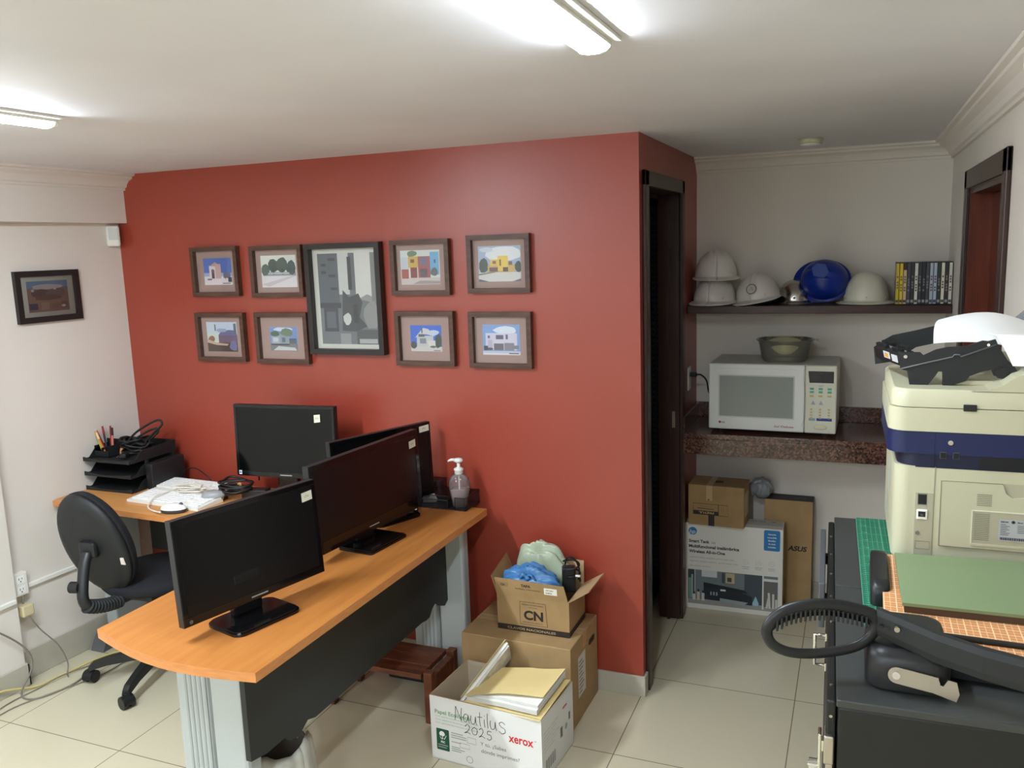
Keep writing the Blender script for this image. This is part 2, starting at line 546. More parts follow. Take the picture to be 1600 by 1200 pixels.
struct('baseboard_front', MB().b2(-2.6, 0.003, -0.011, 0, 0, 0.088, SKIRT, 0.002))
struct('baseboard_closet', MB().b2(0, 0.01, -0.011, 0.045, 0, 0.088, SKIRT, 0.002))
struct('baseboard_left', MB().b2(0, 0.012, -0.80, -0.012, 0, 0.135, SKIRT, 0.003, X=XL))
struct('baseboard_pilaster', MB().b2(-2.62, -2.608, -4.6, -0.778, 0, 0.105, SKIRT, 0.003).b2(-2.665, -2.608, -0.79, -0.778, 0, 0.105, SKIRT, 0.003))
struct('baseboard_back', MB().b2(0, RW, D - 0.011, D, 0, 0.09, SKIRT, 0.002))
struct('baseboard_right', MB().b2(RW - 0.011, RW, 0.56, D, 0, 0.09, SKIRT, 0.002))

# closet doorway: casing and jambs
w = MB()
w.b2(0, 0.016, 0.047, 0.105, 0, 2.145, DOORTRIM, 0.004)
w.b2(0, 0.016, 0.778, 0.837, 0, 2.145, DOORTRIM, 0.004)
w.b2(0, 0.016, 0.047, 0.837, 2.085, 2.145, DOORTRIM, 0.004)
w.b2(-0.1, 0, 0.1, 0.118, 0, 2.105, DOORTRIM)
w.b2(-0.1, 0, 0.772, 0.79, 0, 2.105, DOORTRIM)
w.b2(-0.1, 0, 0.118, 0.772, 2.085, 2.105, DOORTRIM)
w.b2(-0.06, -0.045, 0.757, 0.772, 0, 2.085, DOORTRIM)
w.b2(-0.035, -0.02, 0.7705, 0.772, 0.98, 1.06, STEEL)                                 # strike plate
struct('door_1', w)
# mahogany door in the right wall
w = MB()
w.b2(RW - 0.016, RW, 0.50, 0.57, 0, 2.10, DOORTRIM, 0.004)
w.b2(RW - 0.016, RW, -0.47, -0.40, 0, 2.10, DOORTRIM, 0.004)
w.b2(RW - 0.016, RW, -0.47, 0.57, 2.03, 2.10, DOORTRIM, 0.004)
w.b2(RW, RW + 0.14, 0.48, 0.50, 0, 2.03, MAHOG)
w.b2(RW, RW + 0.14, -0.40, -0.38, 0, 2.03, MAHOG)
w.b2(RW, RW + 0.14, -0.38, 0.48, 2.01, 2.03, DOORTRIM)
w.b2(RW + 0.075, RW + 0.115, -0.38, 0.48, 0, 2.01, MAHOG, 0.003)
w.b2(RW + 0.14, RW + 0.15, -0.42, 0.52, 0, 2.06, DOORTRIM)
struct('door_2', w)

# ---------------------------------------------------------------- ceiling lamps
def batten(x, y0, y1, label, lit=LIT):
    t = thing('ceiling_batten_lamp', label, 'ceiling lamp', (x, y0, H), group='lit ceiling battens')
    L = y1 - y0
    MB().b2(-0.044, 0.056, 0, L, -0.008, 0, WHITEPL, 0.002).b2(-0.034, 0.036, 0.002, L - 0.002, -0.016, -0.008, WHITEPL).build('housing', t)
    prof = [(-0.034, -0.015), (-0.033, -0.019), (-0.026, -0.0255), (-0.010, -0.029), (0.010, -0.029), (0.026, -0.0255), (0.033, -0.019), (0.034, -0.015)]
    MB().prism(prof, 0.012, L - 0.012, lit, 'xz', smooth=True).build('diffuser', t)
    for a in (0, L - 0.012):
        MB().prism([(p[0] * 1.05, p[1] * 1.03) for p in prof], a, a + 0.012, WHITEPL, 'xz').build('end_cap', t)
    return t
batten(0.270, -2.09, -1.48, 'lit white ceiling batten nearest the camera, above the middle of the room')
batten(-1.390, -2.58, -1.38, 'lit white ceiling batten at the left edge, nearer the white wall', LIT_LEFT)
b3 = batten(0.270, -5.20, -4.00, 'added fill light shaped as a batten, behind the camera on the right', LIT_REAR_FILL)  # out of view, added to even out the light on the walls
b4 = batten(-1.395, -5.20, -4.00, 'added fill light shaped as a batten, behind the camera on the left', LIT_REAR_FILL)  # second unseen batten, likewise added for fill light

t = thing('ceiling_light', 'small round cream ceiling light above the alcove shelf', 'ceiling light', (0.575, 0.70, H))
MB().lathe([(0.050, 0), (0.052, -0.008), (0.046, -0.022)], CREAM, 32).build('rim', t)
MB().lathe([(0.044, -0.0215), (0.040, -0.026), (0.015, -0.030), (0.0, -0.030)], WHITEPL, 32).build('lens', t)

# ---------------------------------------------------------------- framed pictures
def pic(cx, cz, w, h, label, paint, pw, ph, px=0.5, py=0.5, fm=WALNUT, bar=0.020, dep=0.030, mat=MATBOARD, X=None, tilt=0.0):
    """Local x to the right, y up, z out of the wall."""
    X = X if X is not None else frame((cx, 0, cz), (1, 0, 0), (0, 0, 1))
    t = thing('framed_picture', label, 'picture', (0, 0, 0), group=None)
    t.matrix_world = X @ Matrix.Rotation(rad(tilt), 4, 'Z')
    o, i = (w / 2, h / 2), (w / 2 - bar, h / 2 - bar)
    f = MB()
    for a, b in (((-1, -1), (1, -1)), ((1, -1), (1, 1)), ((1, 1), (-1, 1)), ((-1, 1), (-1, -1))):
        q = [(a[0] * o[0], a[1] * o[1]), (b[0] * o[0], b[1] * o[1]), (b[0] * i[0], b[1] * i[1]), (a[0] * i[0], a[1] * i[1])]
        f.prism(q, 0.001, dep, fm)
    f.build('frame', t)
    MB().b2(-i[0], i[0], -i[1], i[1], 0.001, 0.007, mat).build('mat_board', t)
    m = MB()
    W_, H_ = pw * w, ph * h
    x0 = -w / 2 + px * w - W_ / 2; y0 = -h / 2 + py * h - H_ / 2
    m.b2(x0, x0 + W_, y0, y0 + H_, 0.007, 0.0085, PAPER)
    for k, (pts, c) in enumerate(paint):
        m.poly([(x0 + min(1, max(0, u)) * W_, y0 + min(1, max(0, v)) * H_) for u, v in pts], K(*c, 0.4), None, 0.0086 + 0.00012 * k)
    m.build('photograph', t)
    MB().rect(-i[0], -i[1], i[0], i[1], PANE, None, 0.017).build('glass', t)
    return t

def rc(a, b, c, d): return [(a, b), (c, b), (c, d), (a, d)]
def blob(cx, cy, rx, ry, n=9, seed=0, j=0.25):
    r = random.Random(seed + int(cx * 100))
    return [(cx + rx * (1 - j * r.random()) * math.cos(2 * PI * i / n), cy + ry * (1 - j * r.random()) * math.sin(2 * PI * i / n)) for i in range(n)]
SKY = (88, 128, 196); CLOUD = (226, 230, 236); ROAD = (206, 204, 206)
P1 = [(rc(0, .35, 1, 1), (84, 112, 186)), (rc(0, .3, 1, .45), (168, 176, 206)), (rc(0, 0, 1, .32), (226, 216, 218)),
      (rc(.2, .2, .62, .72), (226, 212, 212)), ([(.22, .7), (.42, .86), (.62, .7)], (196, 160, 150)), (rc(.42, .24, .62, .78), (206, 172, 164)),
      (rc(.28, .24, .38, .48), (90, 60, 66)), (blob(.33, .52, .07, .09), (120, 90, 96)), (rc(.7, .25, .95, .45), (110, 110, 130)),
      (rc(.86, .1, .99, .28), (60, 60, 78)), (rc(.12, .18, .28, .24), (120, 110, 120)), (rc(.66, .04, .94, .07), (90, 90, 100)), (rc(.76, .2, .78, .6), (100, 100, 110))]
P2 = [(rc(0, 0, 1, 1), (232, 232, 222)), (rc(0, 0, 1, .42), (226, 220, 222)), (rc(.05, .36, .98, .48), (150, 156, 160)),
      (blob(.12, .55, .14, .22), (92, 106, 96)), (blob(.36, .68, .17, .27), (70, 84, 76)), (blob(.6, .7, .18, .28, 11), (80, 96, 84)), (blob(.86, .6, .16, .26), (74, 90, 86)),
      (rc(.34, .4, .37, .6), (66, 70, 66)), (rc(.6, .4, .63, .6), (66, 70, 66)), ([(0, .1), (.9, .36), (1, .36), (.2, .02)], (206, 196, 200)), (rc(.2, .42, .8, .46), (200, 200, 204))]
P3 = [(rc(0, 0, 1, 1), (214, 220, 214)), (rc(0, 0, 1, .2), (206, 196, 192)), (rc(.02, .42, .2, .8), (200, 204, 214)), (rc(.02, .18, .2, .45), (172, 84, 70)),
      (rc(.2, .5, .45, .82), (214, 178, 84)), (rc(.25, .2, .42, .5), (140, 70, 66)), (rc(.45, .2, .76, .82), (172, 92, 92)), (rc(.5, .55, .68, .78), (120, 110, 140)),
      (rc(.5, .22, .68, .46), (100, 84, 92)), (rc(.76, .28, .98, .94), (116, 176, 212)), (blob(.86, .36, .11, .14), (92, 100, 100)), (rc(.86, .62, .9, .72), (60, 90, 120)),
      (blob(.3, .9, .16, .1), (110, 134, 104)), (rc(.26, .64, .36, .74), (120, 96, 50)), ([(.3, .02), (1, .02), (1, .1), (.5, .12)], (168, 152, 150))]
P4 = [(rc(0, 0, 1, 1), (170, 184, 206)), (blob(.6, .78, .45, .25, 13), (228, 230, 232)), (blob(.2, .9, .2, .08), (206, 214, 226)), (rc(0, 0, 1, .26), (216, 214, 210)),
      (blob(.12, .45, .13, .25), (66, 78, 66)), (blob(.95, .4, .1, .18), (66, 74, 66)), (rc(.22, .26, .86, .46), (206, 176, 108)), (rc(.28, .44, .46, .62), (228, 192, 96)),
      (rc(.46, .3, .7, .72), (232, 200, 84)), (rc(.5, .44, .54, .62), (120, 80, 50)), (rc(.26, .28, .46, .4), (110, 76, 70)), (rc(.58, .28, .7, .4), (100, 70, 60)),
      (rc(.34, .5, .42, .58), (140, 96, 80)), (rc(.72, .46, .8, .56), (130, 90, 70)), ([(0, .18), (.4, .26), (.4, .28), (0, .22)], (110, 104, 96)), ([(0, 0), (.25, 0), (0, .08)], (100, 100, 112)), ([(.8, 0), (1, 0), (1, .08)], (110, 110, 120))]
P5 = [(rc(0, 0, 1, 1), (214, 216, 206)), (rc(0, .62, 1, 1), (200, 210, 222)), (blob(.72, .55, .38, .22, 12), (112, 112, 150)), (rc(.38, .3, 1, .55), (122, 96, 120)),
      (blob(.5, .72, .2, .08), (160, 170, 196)), (rc(0, 0, 1, .3), (84, 62, 60)), (blob(.15, .42, .14, .12), (150, 110, 90)), ([(0, .3), (.3, .22), (.65, .2), (.7, .26), (.3, .3), (0, .42)], (206, 176, 150)),
      (blob(.86, .2, .15, .2), (120, 120, 160)), (rc(.27, .7, .31, .92), (96, 104, 100)), (rc(.9, .6, .98, .95), (96, 104, 120))]
P6 = [(rc(0, 0, 1, 1), (126, 150, 200)), (blob(.5, .9, .4, .1), (214, 222, 232)), (rc(0, 0, 1, .3), (126, 126, 126)), (rc(.06, .3, .4, .68), (170, 176, 186)),
      (rc(.36, .3, .72, .72), (150, 160, 172)), (blob(.62, .78, .26, .2, 11), (112, 132, 104)), (blob(.2, .72, .2, .14), (92, 112, 90)), (rc(.12, .38, .3, .55), (206, 210, 214)),
      (rc(.7, .3, .96, .52), (96, 104, 112)), (rc(.04, .24, .7, .3), (70, 72, 80)), ([(.1, .02), (.96, .02), (.9, .14), (.3, .2)], (206, 206, 208)), (rc(.44, .36, .56, .56), (100, 112, 124))]
P7 = [(rc(0, 0, 1, 1), (62, 108, 206)), (blob(.75, .72, .2, .12), (196, 208, 232)), (rc(0, 0, 1, .18), (206, 200, 196)), (blob(.08, .24, .12, .16), (70, 80, 76)), (blob(.9, .4, .13, .32), (60, 74, 62)),
      (rc(.2, .18, .74, .6), (196, 196, 196)), ([(.14, .52), (.42, .9), (.58, .86), (.8, .58), (.5, .66)], (206, 206, 204)), (rc(.3, .3, .5, .5), (130, 136, 140)), (rc(.56, .2, .8, .42), (216, 210, 206)),
      (rc(.26, .56, .46, .66), (84, 90, 96)), (rc(.36, .7, .4, .9), (110, 100, 100)), (blob(.72, .18, .12, .05), (100, 112, 90)), (rc(.74, .02, .96, .05), (120, 120, 130))]
P8 = [(rc(0, 0, 1, 1), (130, 166, 216)), (blob(.62, .82, .36, .16, 12), (222, 228, 236)), (rc(0, 0, 1, .12), (222, 220, 226)), (rc(.08, .16, .92, .72), (214, 208, 222)),
      (rc(.14, .16, .26, .5), (190, 184, 204)), (rc(.3, .16, .56, .38), (110, 104, 116)), (rc(.58, .16, .84, .4), (140, 134, 146)), (rc(.36, .52, .56, .66), (96, 90, 116)), (rc(.62, .52, .68, .68), (110, 104, 126)),
      (rc(.14, .55, .2, .64), (110, 104, 126)), (rc(.03, .15, .14, .3), (70, 72, 76)), (blob(.2, .2, .1, .05), (84, 84, 84)), (rc(.84, .2, .96, .32), (130, 130, 140)), (rc(.7, .04, .96, .075), (90, 90, 104)), (rc(.02, .07, .98, .1), (190, 188, 196))]
PB = [(rc(0, 0, 1, 1), (112, 116, 120)), (rc(0, .42, .34, 1), (92, 98, 104)), (rc(.34, .55, .52, 1), (206, 206, 202)), (rc(.52, .6, .62, 1), (96, 100, 104)), (rc(.62, .5, .88, 1), (214, 212, 206)),
      ([(.66, .5), (.88, .46), (.9, .52), (.8, .55), (.72, .52)], (150, 150, 148)), (rc(.88, .45, 1, 1), (126, 128, 128)), (rc(.5, .6, .56, .96), (52, 54, 58)),
      (rc(0, .4, .36, .46), (64, 66, 72)), (rc(.06, .14, .3, .4), (70, 74, 82)), (rc(.1, .18, .26, .36), (96, 100, 108)), ([(.36, .15), (.4, .6), (.5, .52), (.66, .56), (.72, .46), (.66, .3), (.78, .2), (.6, .14)], (72, 74, 78)),
      (blob(.46, .28, .08, .08), (206, 206, 202)), (rc(.56, .24, .64, .44), (56, 56, 60)), (blob(.86, .32, .14, .18, 12), (146, 146, 142)), (rc(.6, 0, 1, .16), (84, 88, 88)), (rc(.32, 0, .5, .12), (150, 150, 150)),
      (rc(.06, .86, .14, .89), (62, 66, 72)), (rc(.06, .78, .14, .81), (62, 66, 72)), (rc(.18, .74, .3, .77), (66, 70, 76)), (rc(.2, .6, .32, .63), (66, 70, 76)), (rc(.18, .92, .3, .95), (66, 70, 76)), (rc(.64, .01, .94, .06), (176, 178, 176))]
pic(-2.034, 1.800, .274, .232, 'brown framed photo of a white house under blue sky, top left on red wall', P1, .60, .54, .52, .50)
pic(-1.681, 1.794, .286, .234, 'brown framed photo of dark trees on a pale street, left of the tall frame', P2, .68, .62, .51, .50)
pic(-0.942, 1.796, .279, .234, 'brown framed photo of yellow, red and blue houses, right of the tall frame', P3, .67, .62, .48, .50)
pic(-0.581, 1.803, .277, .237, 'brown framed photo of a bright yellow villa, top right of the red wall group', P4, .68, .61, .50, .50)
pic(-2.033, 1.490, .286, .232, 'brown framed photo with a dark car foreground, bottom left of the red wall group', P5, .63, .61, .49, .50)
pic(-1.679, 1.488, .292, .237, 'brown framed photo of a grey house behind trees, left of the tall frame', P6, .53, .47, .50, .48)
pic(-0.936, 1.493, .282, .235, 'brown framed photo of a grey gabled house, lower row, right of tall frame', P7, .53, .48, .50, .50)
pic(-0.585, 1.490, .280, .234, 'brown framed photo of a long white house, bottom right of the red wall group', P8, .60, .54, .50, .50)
pic(-1.322, 1.665, .386, .492, 'tall black framed black and white photo in the middle of the red wall', PB, .80, .82, .53, .50, BLACKWOOD, .024, .040, MATBOARDW)
PL = [(rc(0, 0, 1, 1), (150, 116, 104)), (rc(0, .78, 1, 1), (120, 150, 180)), (blob(.5, .8, .45, .1, 12), (206, 190, 190)), (blob(.35, .58, .3, .2, 11), (112, 80, 74)), (blob(.7, .6, .28, .17, 11), (132, 98, 92)),
      (rc(.05, .25, .98, .5), (158, 120, 98)), (blob(.5, .45, .4, .1, 12), (120, 88, 74)), (rc(.02, .08, .22, .28), (62, 66, 90)), (rc(.3, .06, .5, .3), (170, 140, 120)), (rc(.56, .1, .78, .26), (146, 104, 84)), (rc(.8, .08, .95, .3), (128, 96, 90)), (blob(.85, .16, .06, .05), (226, 220, 216)),
      (rc(.1, .66, .16, .74), (206, 196, 196)), (rc(.64, .7, .7, .78), (216, 206, 206))]
pic(0, 0, .318, .232, 'black framed photo of a brown hillside town on the left white wall', PL, .64, .60, .5, .5, BLACKWOOD, .026, .022, MATBOARDW,
    X=XL @ frame((0.0, -0.427, 1.718), (0, 1, 0), (0, 0, 1)), tilt=0)

# ---------------------------------------------------------------- on the left wall
t = thing('motion_sensor', 'white motion sensor in the corner under the left beam', 'motion sensor', (-2.612, -0.055, 1.985), 50)
MB().box((0, 0.0, 0), (0.060, 0.034, 0.100), WHITEPL, 0.010).build('body', t)
MB().box((0, -0.0175, 0.010), (0.044, 0.004, 0.056), K(206, 208, 206), 0.0015).build('lens', t)
MB().cyl((0, 0.015, 0.02), (0, 0.034, 0.02), 0.014, WHITEPL).build('bracket', t)

t = thing('wall_outlet', 'white double wall outlet box on the left wall', 'outlet', tuple((XL @ Vector((0, -0.745, 0.455)))), -ALW)
MB().b2(0, 0.032, -0.034, 0.034, -0.052, 0.052, WHITEPL, 0.004).build('box', t)
f = MB()
for dz in (0.024, -0.024):
    f.b2(0.032, 0.0335, -0.018, 0.018, dz - 0.017, dz + 0.017, K(244, 243, 238), 0.001)
    for dy, hh in ((-0.007, 0.010), (0.007, 0.008)):
        f.b2(0.0332, 0.0340, dy - 0.0012, dy + 0.0012, dz - hh / 2 + 0.003, dz + hh / 2 + 0.003, K(60, 58, 56))
    f.b2(0.0332, 0.0340, -0.0025, 0.0025, dz - 0.012, dz - 0.007, K(60, 58, 56))
f.build('socket_face', t)
o = MB().b2(0, 0.016, -0.700, -0.06, 0.420, 0.440, WHITEPL, 0.003, X=XL).build('cable_raceway')
tag(o, 'white cable raceway running along the left wall from the outlet', 'cable raceway')
o = MB().b2(-2.62, -2.604, -2.2, -0.80, 0.392, 0.412, WHITEPL, 0.003).build('cable_raceway')
tag(o, 'white cable raceway across the pilaster at the left edge', 'cable raceway')
t = thing('power_adapter', 'beige power adapter hanging below the outlet on the left wall', 'power adapter', tuple((XL @ Vector((0.03, -0.745, 0.338)))), -ALW)
MB().box((0.012, 0.0, 0), (0.045, 0.055, 0.052), BEIGE, 0.006).build('body', t)
MB().tube([(0.0, 0.0, 0.026), (-0.004, 0.006, 0.06), (0.0, 0.004, 0.088)], 0.004, CABLEG, sub=4).build('lead', t)

def cable(name, pts, r, m, label, cat='cable', group='loose cables on the left floor'):
    return tag(MB().tube(pts, r, m, 7, sub=6).build(name), label, cat, group)
cable('grey_cable', [(-2.60, -0.752, 0.310), (-2.59, -0.72, 0.24), (-2.565, -0.66, 0.14), (-2.545, -0.64, 0.05), (-2.53, -0.66, 0.006), (-2.50, -0.68, 0.005)], 0.003, CABLEG, 'thin grey cable dropping from the beige adapter to the floor')
cable('dark_grey_cable', [(-2.60, -1.05, 0.42), (-2.595, -0.90, 0.30), (-2.585, -0.80, 0.18), (-2.58, -0.79, 0.09), (-2.56, -0.87, 0.012), (-2.47, -0.87, 0.005), (-2.42, -0.72, 0.005), (-2.46, -0.55, 0.005), (-2.42, -0.36, 0.005), (-2.30, -0.22, 0.005)], 0.0042, CABLEG, 'dark grey cable looping from the wall down across the tiles toward the chair')
cable('yellow_cable', [(-2.60, -1.20, 0.06), (-2.598, -0.95, 0.05), (-2.56, -0.80, 0.008), (-2.55, -0.72, 0.006), (-2.53, -0.60, 0.006), (-2.50, -0.46, 0.006), (-2.40, -0.34, 0.006), (-2.25, -0.24, 0.006)], 0.0046, CABLEY, 'yellow cable lying along the foot of the left wall')
cable('grey_cable', [(-2.50, -1.15, 0.004), (-2.55, -0.95, 0.004), (-2.54, -0.80, 0.004), (-2.52, -0.70, 0.016), (-2.49, -0.55, 0.004), (-2.44, -0.42, 0.004), (-2.36, -0.30, 0.004)], 0.003, CABLEG, 'thin grey cable lying on the tiles beside the yellow cable')
cable('grey_cable', [(-2.47, -1.20, 0.004), (-2.50, -0.98, 0.004), (-2.45, -0.82, 0.004), (-2.37, -0.62, 0.004), (-2.36, -0.42, 0.004), (-2.28, -0.28, 0.004)], 0.0028, CABLEG, 'outermost thin grey cable on the tiles, nearest the chair caster')
# ---------------------------------------------------------------- desks
ZD = 0.785
t = thing('main_desk', 'long beech desk with rounded near end, black modesty panel and grey metal legs', 'desk')
arc = [(-1.294 + (0.634) * k / 10, -1.503 - 0.066 * k / 10 - 0.052 * math.sin(PI * k / 10)) for k in range(11)]
top = [(-0.640, -0.098), (-1.275, -0.092)] + arc
MB().prism(top, ZD - 0.028, ZD, DESK, 'xy', side=EDGE).build('desktop', t)
pts = [(-0.10, 0.757), (-1.47, 0.757), (-1.47, 0.44), (-1.40, 0.425), (-1.31, 0.425), (-1.29, 0.40), (-1.25, 0.392), (-1.20, 0.418), (-1.16, 0.405),
       (-0.44, 0.405), (-0.40, 0.398), (-0.372, 0.400), (-0.350, 0.425), (-0.325, 0.436), (-0.300, 0.432), (-0.270, 0.405), (-0.237, 0.392), (-0.20, 0.41), (-0.17, 0.44), (-0.10, 0.455)]
MB().prism(pts, -0.806, -0.788, PANELBLK, 'yz').build('modesty_panel', t)
def desk_leg(cx, cy, parent, w=0.25):
    m = MB()
    m.b2(cx - w / 2, cx - 0.004, cy - 0.028, cy + 0.03, 0.03, 0.757, GREYMET, 0.012)
    m.b2(cx + 0.004, cx + w / 2, cy - 0.032, cy + 0.03, 0.03, 0.757, GREYMET, 0.012)
    for k in range(5):
        m.b2(cx - w / 2 + 0.035 + k * 0.018, cx - w / 2 + 0.043 + k * 0.018, cy - 0.030, cy - 0.027, 0.05, 0.74, GREYPERF, 0.001)
    m.b2(cx - w / 2 - 0.04, cx + w / 2 + 0.04, cy - 0.02, cy + 0.02, 0.735, 0.757, GREYMET, 0.004)
    o = m.build('leg', parent)
    MB().b2(cx - 0.27, cx + 0.27, cy - 0.035, cy + 0.035, 0.0, 0.032, PLASTBLK2, 0.012).build('foot', o)
desk_leg(-0.935, -1.425, t)
desk_leg(-0.835, -0.175, t)

t = thing('side_desk', 'beech side desk along the red wall in the left corner', 'desk')
MB().prism([(-1.290, -0.085), (-2.632, -0.085), (-2.645, -0.52), (-2.632, -0.545), (-2.36, -0.566), (-1.290, -0.606)], ZD - 0.026, ZD - 0.001, DESK2, 'xy', side=EDGE).build('desktop', t)
o = MB().b2(-2.62, -2.55, -0.34, -0.14, 0.03, 0.758, GREYMET, 0.01).build('leg', t)
MB().prism([(-0.445, 0.0), (-0.03, 0.0), (-0.03, 0.04), (-0.33, 0.085), (-0.41, 0.065)], -2.625, -2.545, K(92, 92, 94, .5), 'yz').build('foot', o)
MB().b2(-2.50, -1.36, -0.122, -0.107, 0.42, 0.757, PANELBLK).build('modesty_panel', t)
MB().b2(-1.42, -1.36, -0.40, -0.15, 0.0, 0.758, GREYMET, 0.01).build('leg', t)

# ---------------------------------------------------------------- monitors
def monitor(label, x, y, rz, w, h, zb, along, yo, bw, bd, bez=0.016, stick=(0.42, 0.40), tilt=4, chamf=0.0, scr=SCREEN, dep=0.032, stick_s=(0.036, 0.026), roundbase=0.03, badge=None):
    t = thing('monitor', label, 'monitor', (x, y, ZD), rz)
    base = rrect(-bw / 2, -bd / 2, bw / 2, bd / 2, roundbase)
    m = MB().prism(base, 0, 0.008, GLOSSBLK, 'xy')
    m.prism([(a * .96, b * .94) for a, b in base], 0.008, 0.013, GLOSSBLK, 'xy')
    m.build('base', t)
    MB().b2(-0.05, 0.05, yo - 0.008, yo + 0.026, 0.012, zb + 0.10, GLOSSBLK, 0.008).build('stand_neck', t)
    p = bpy.data.objects.new('screen_panel', None)
    X = T(along, yo, zb) @ RX(-tilt)
    c = chamf
    out = [(-w / 2 + c, 0), (w / 2 - c, 0), (w / 2, c * .75), (w / 2, h), (-w / 2, h), (-w / 2, c * .75)] if c else [(-w / 2, 0), (w / 2, 0), (w / 2, h), (-w / 2, h)]
    bpy.data.objects.remove(p)
    m = MB()
    m.prism(out, -0.012, dep - 0.018, PLASTBLK, 'xz', X)
    m.prism([(a * .86, b * .8 + h * .1) for a, b in out], dep - 0.018, dep, PLASTBLK2, 'xz', X)
    # raised bezel rim
    lo = bez * (2.1 if c else 1.6)
    for a0, a1, b0, b1 in ((-w / 2 + .001, w / 2 - .001, h - bez, h - .001), (-w / 2 + .001, -w / 2 + bez, lo, h - bez), (w / 2 - bez, w / 2 - .001, lo, h - bez)):
        m.b2(a0, a1, -0.0145, -0.011, b0, b1, GLOSSBLK, 0.001, X)
    m.b2(-w / 2 + max(c, .001), w / 2 - max(c, .001), -0.0145, -0.011, 0.001, lo, GLOSSBLK, 0.001, X)
    o = m.build('housing', t)
    MB().b2(-w / 2 + bez, w / 2 - bez, -0.0128, -0.012, lo, h - bez, scr, X=X).build('screen', t)
    F = X @ frame((0, -0.0150, 0), (1, 0, 0), (0, 0, 1))
    m = MB()
    sx, sz = stick[0] * w, (0.5 + stick[1]) * h
    a = 0.12
    q = [(-1, -1.1), (1, -0.9), (1, 1.1), (-1, 0.9)]
    m.poly([(sx + k[0] * stick_s[0] / 2, sz + k[1] * stick_s[1] / 2) for k in q], K(222, 220, 200), F, 0.0003)
    m.stroke([(sx - .008, sz - .003), (sx - .004, sz + .005), (sx - .001, sz - .003), (sx + .002, sz + .005), (sx + .004, sz - .002), (sx + .008, sz + .003)], 0.0016, K(60, 60, 60), F, 0.0006)
    s = m.build('paper_sticker', t); s['label'] = 'small white paper sticker'
    MB().rect(-0.030, lo * .40, 0.030, lo * .40 + 0.0045, K(150, 150, 150, .4), F, 0.0004).build('maker_badge', t)
    if badge:
        m = MB(); badge(m, w, lo, F); m.build('corner_sticker', t)
    return t
def hpdot(m, w, lo, F):
    m.rect(-w / 2 + .012, lo * .3, -w / 2 + .026, lo * .3 + .018, K(226, 228, 236), F, .0004)
    m.disc(-w / 2 + .019, lo * .3 + .009, .005, K(90, 110, 160), F, .0006)
def tiny(m, w, lo, F):
    m.disc(-w / 2 + .022, lo * .5, .006, K(84, 84, 84), F, .0004)
monitor('black monitor nearest the camera, at the rounded end of the long desk', -0.885, -1.29, 75, 0.512, 0.312, 0.046, 0.036, 0.030, 0.235, 0.165, badge=tiny, stick=(0.425, 0.35), stick_s=(.042, .03))
monitor('wide black monitor in the middle of the long desk, second from the camera', -0.885, -0.605, 84, 0.655, 0.325, 0.036, 0.040, 0.035, 0.225, 0.155, 0.022, stick=(0.435, 0.335), tilt=2, chamf=0.035, stick_s=(.046, .03), roundbase=.012)
monitor('black monitor near the red wall on the long desk, behind the wide one', -0.970, -0.327, 67, 0.500, 0.315, 0.046, 0.0, 0.030, 0.22, 0.15, 0.016, stick=(0.43, 0.42), tilt=2, stick_s=(.052, .026))
monitor('black monitor standing on the side desk, reflecting the room', -1.545, -0.255, 5, 0.505, 0.325, 0.105, 0.0, 0.030, 0.22, 0.16, 0.014, stick=(0.335, 0.335), tilt=2, scr=SCREENG, stick_s=(.03, .034), badge=hpdot)

# ---------------------------------------------------------------- things on the long desk
t = thing('hand_sanitizer_bottle', 'clear hand sanitizer bottle with white pump on the far corner of the long desk', 'bottle', (-0.757, -0.100 - .012, ZD + 0.004), 20)
PB_ = [(0.030, 0.0), (0.034, 0.004), (0.040, 0.05), (0.046, 0.085), (0.0455, 0.105), (0.040, 0.125), (0.026, 0.139), (0.015, 0.145), (0.0135, 0.150)]
MB().lathe(PB_, CLEARPL, 32, sy=0.68, close=False).build('bottle', t)
MB().lathe([(0.0, 0.003), (0.029, 0.003), (0.0375, 0.05), (0.0425, 0.075), (0.0425, 0.076), (0.0, 0.076)], GEL, 32, sy=0.64, close=False).build('gel', t)
m = MB()
m.lathe([(0.0165, 0.143), (0.018, 0.146), (0.018, 0.157), (0.021, 0.160), (0.021, 0.166), (0.012, 0.171), (0.007, 0.173), (0.007, 0.195)], WHITEPL, 20)
m.cyl((0, 0, 0.020), (0, 0, 0.146), 0.0032, K(220, 216, 212), 8)
m.lathe([(0.008, 0.193), (0.016, 0.197), (0.017, 0.205), (0.010, 0.211), (0, 0.212)], WHITEPL, 20, sx=1.2)
m.tube([(-0.004, 0, 0.204), (-0.03, -0.002, 0.205), (-0.045, -0.002, 0.199)], [0.008, 0.006, 0.0035], WHITEPL, 8)
m.build('pump', t)

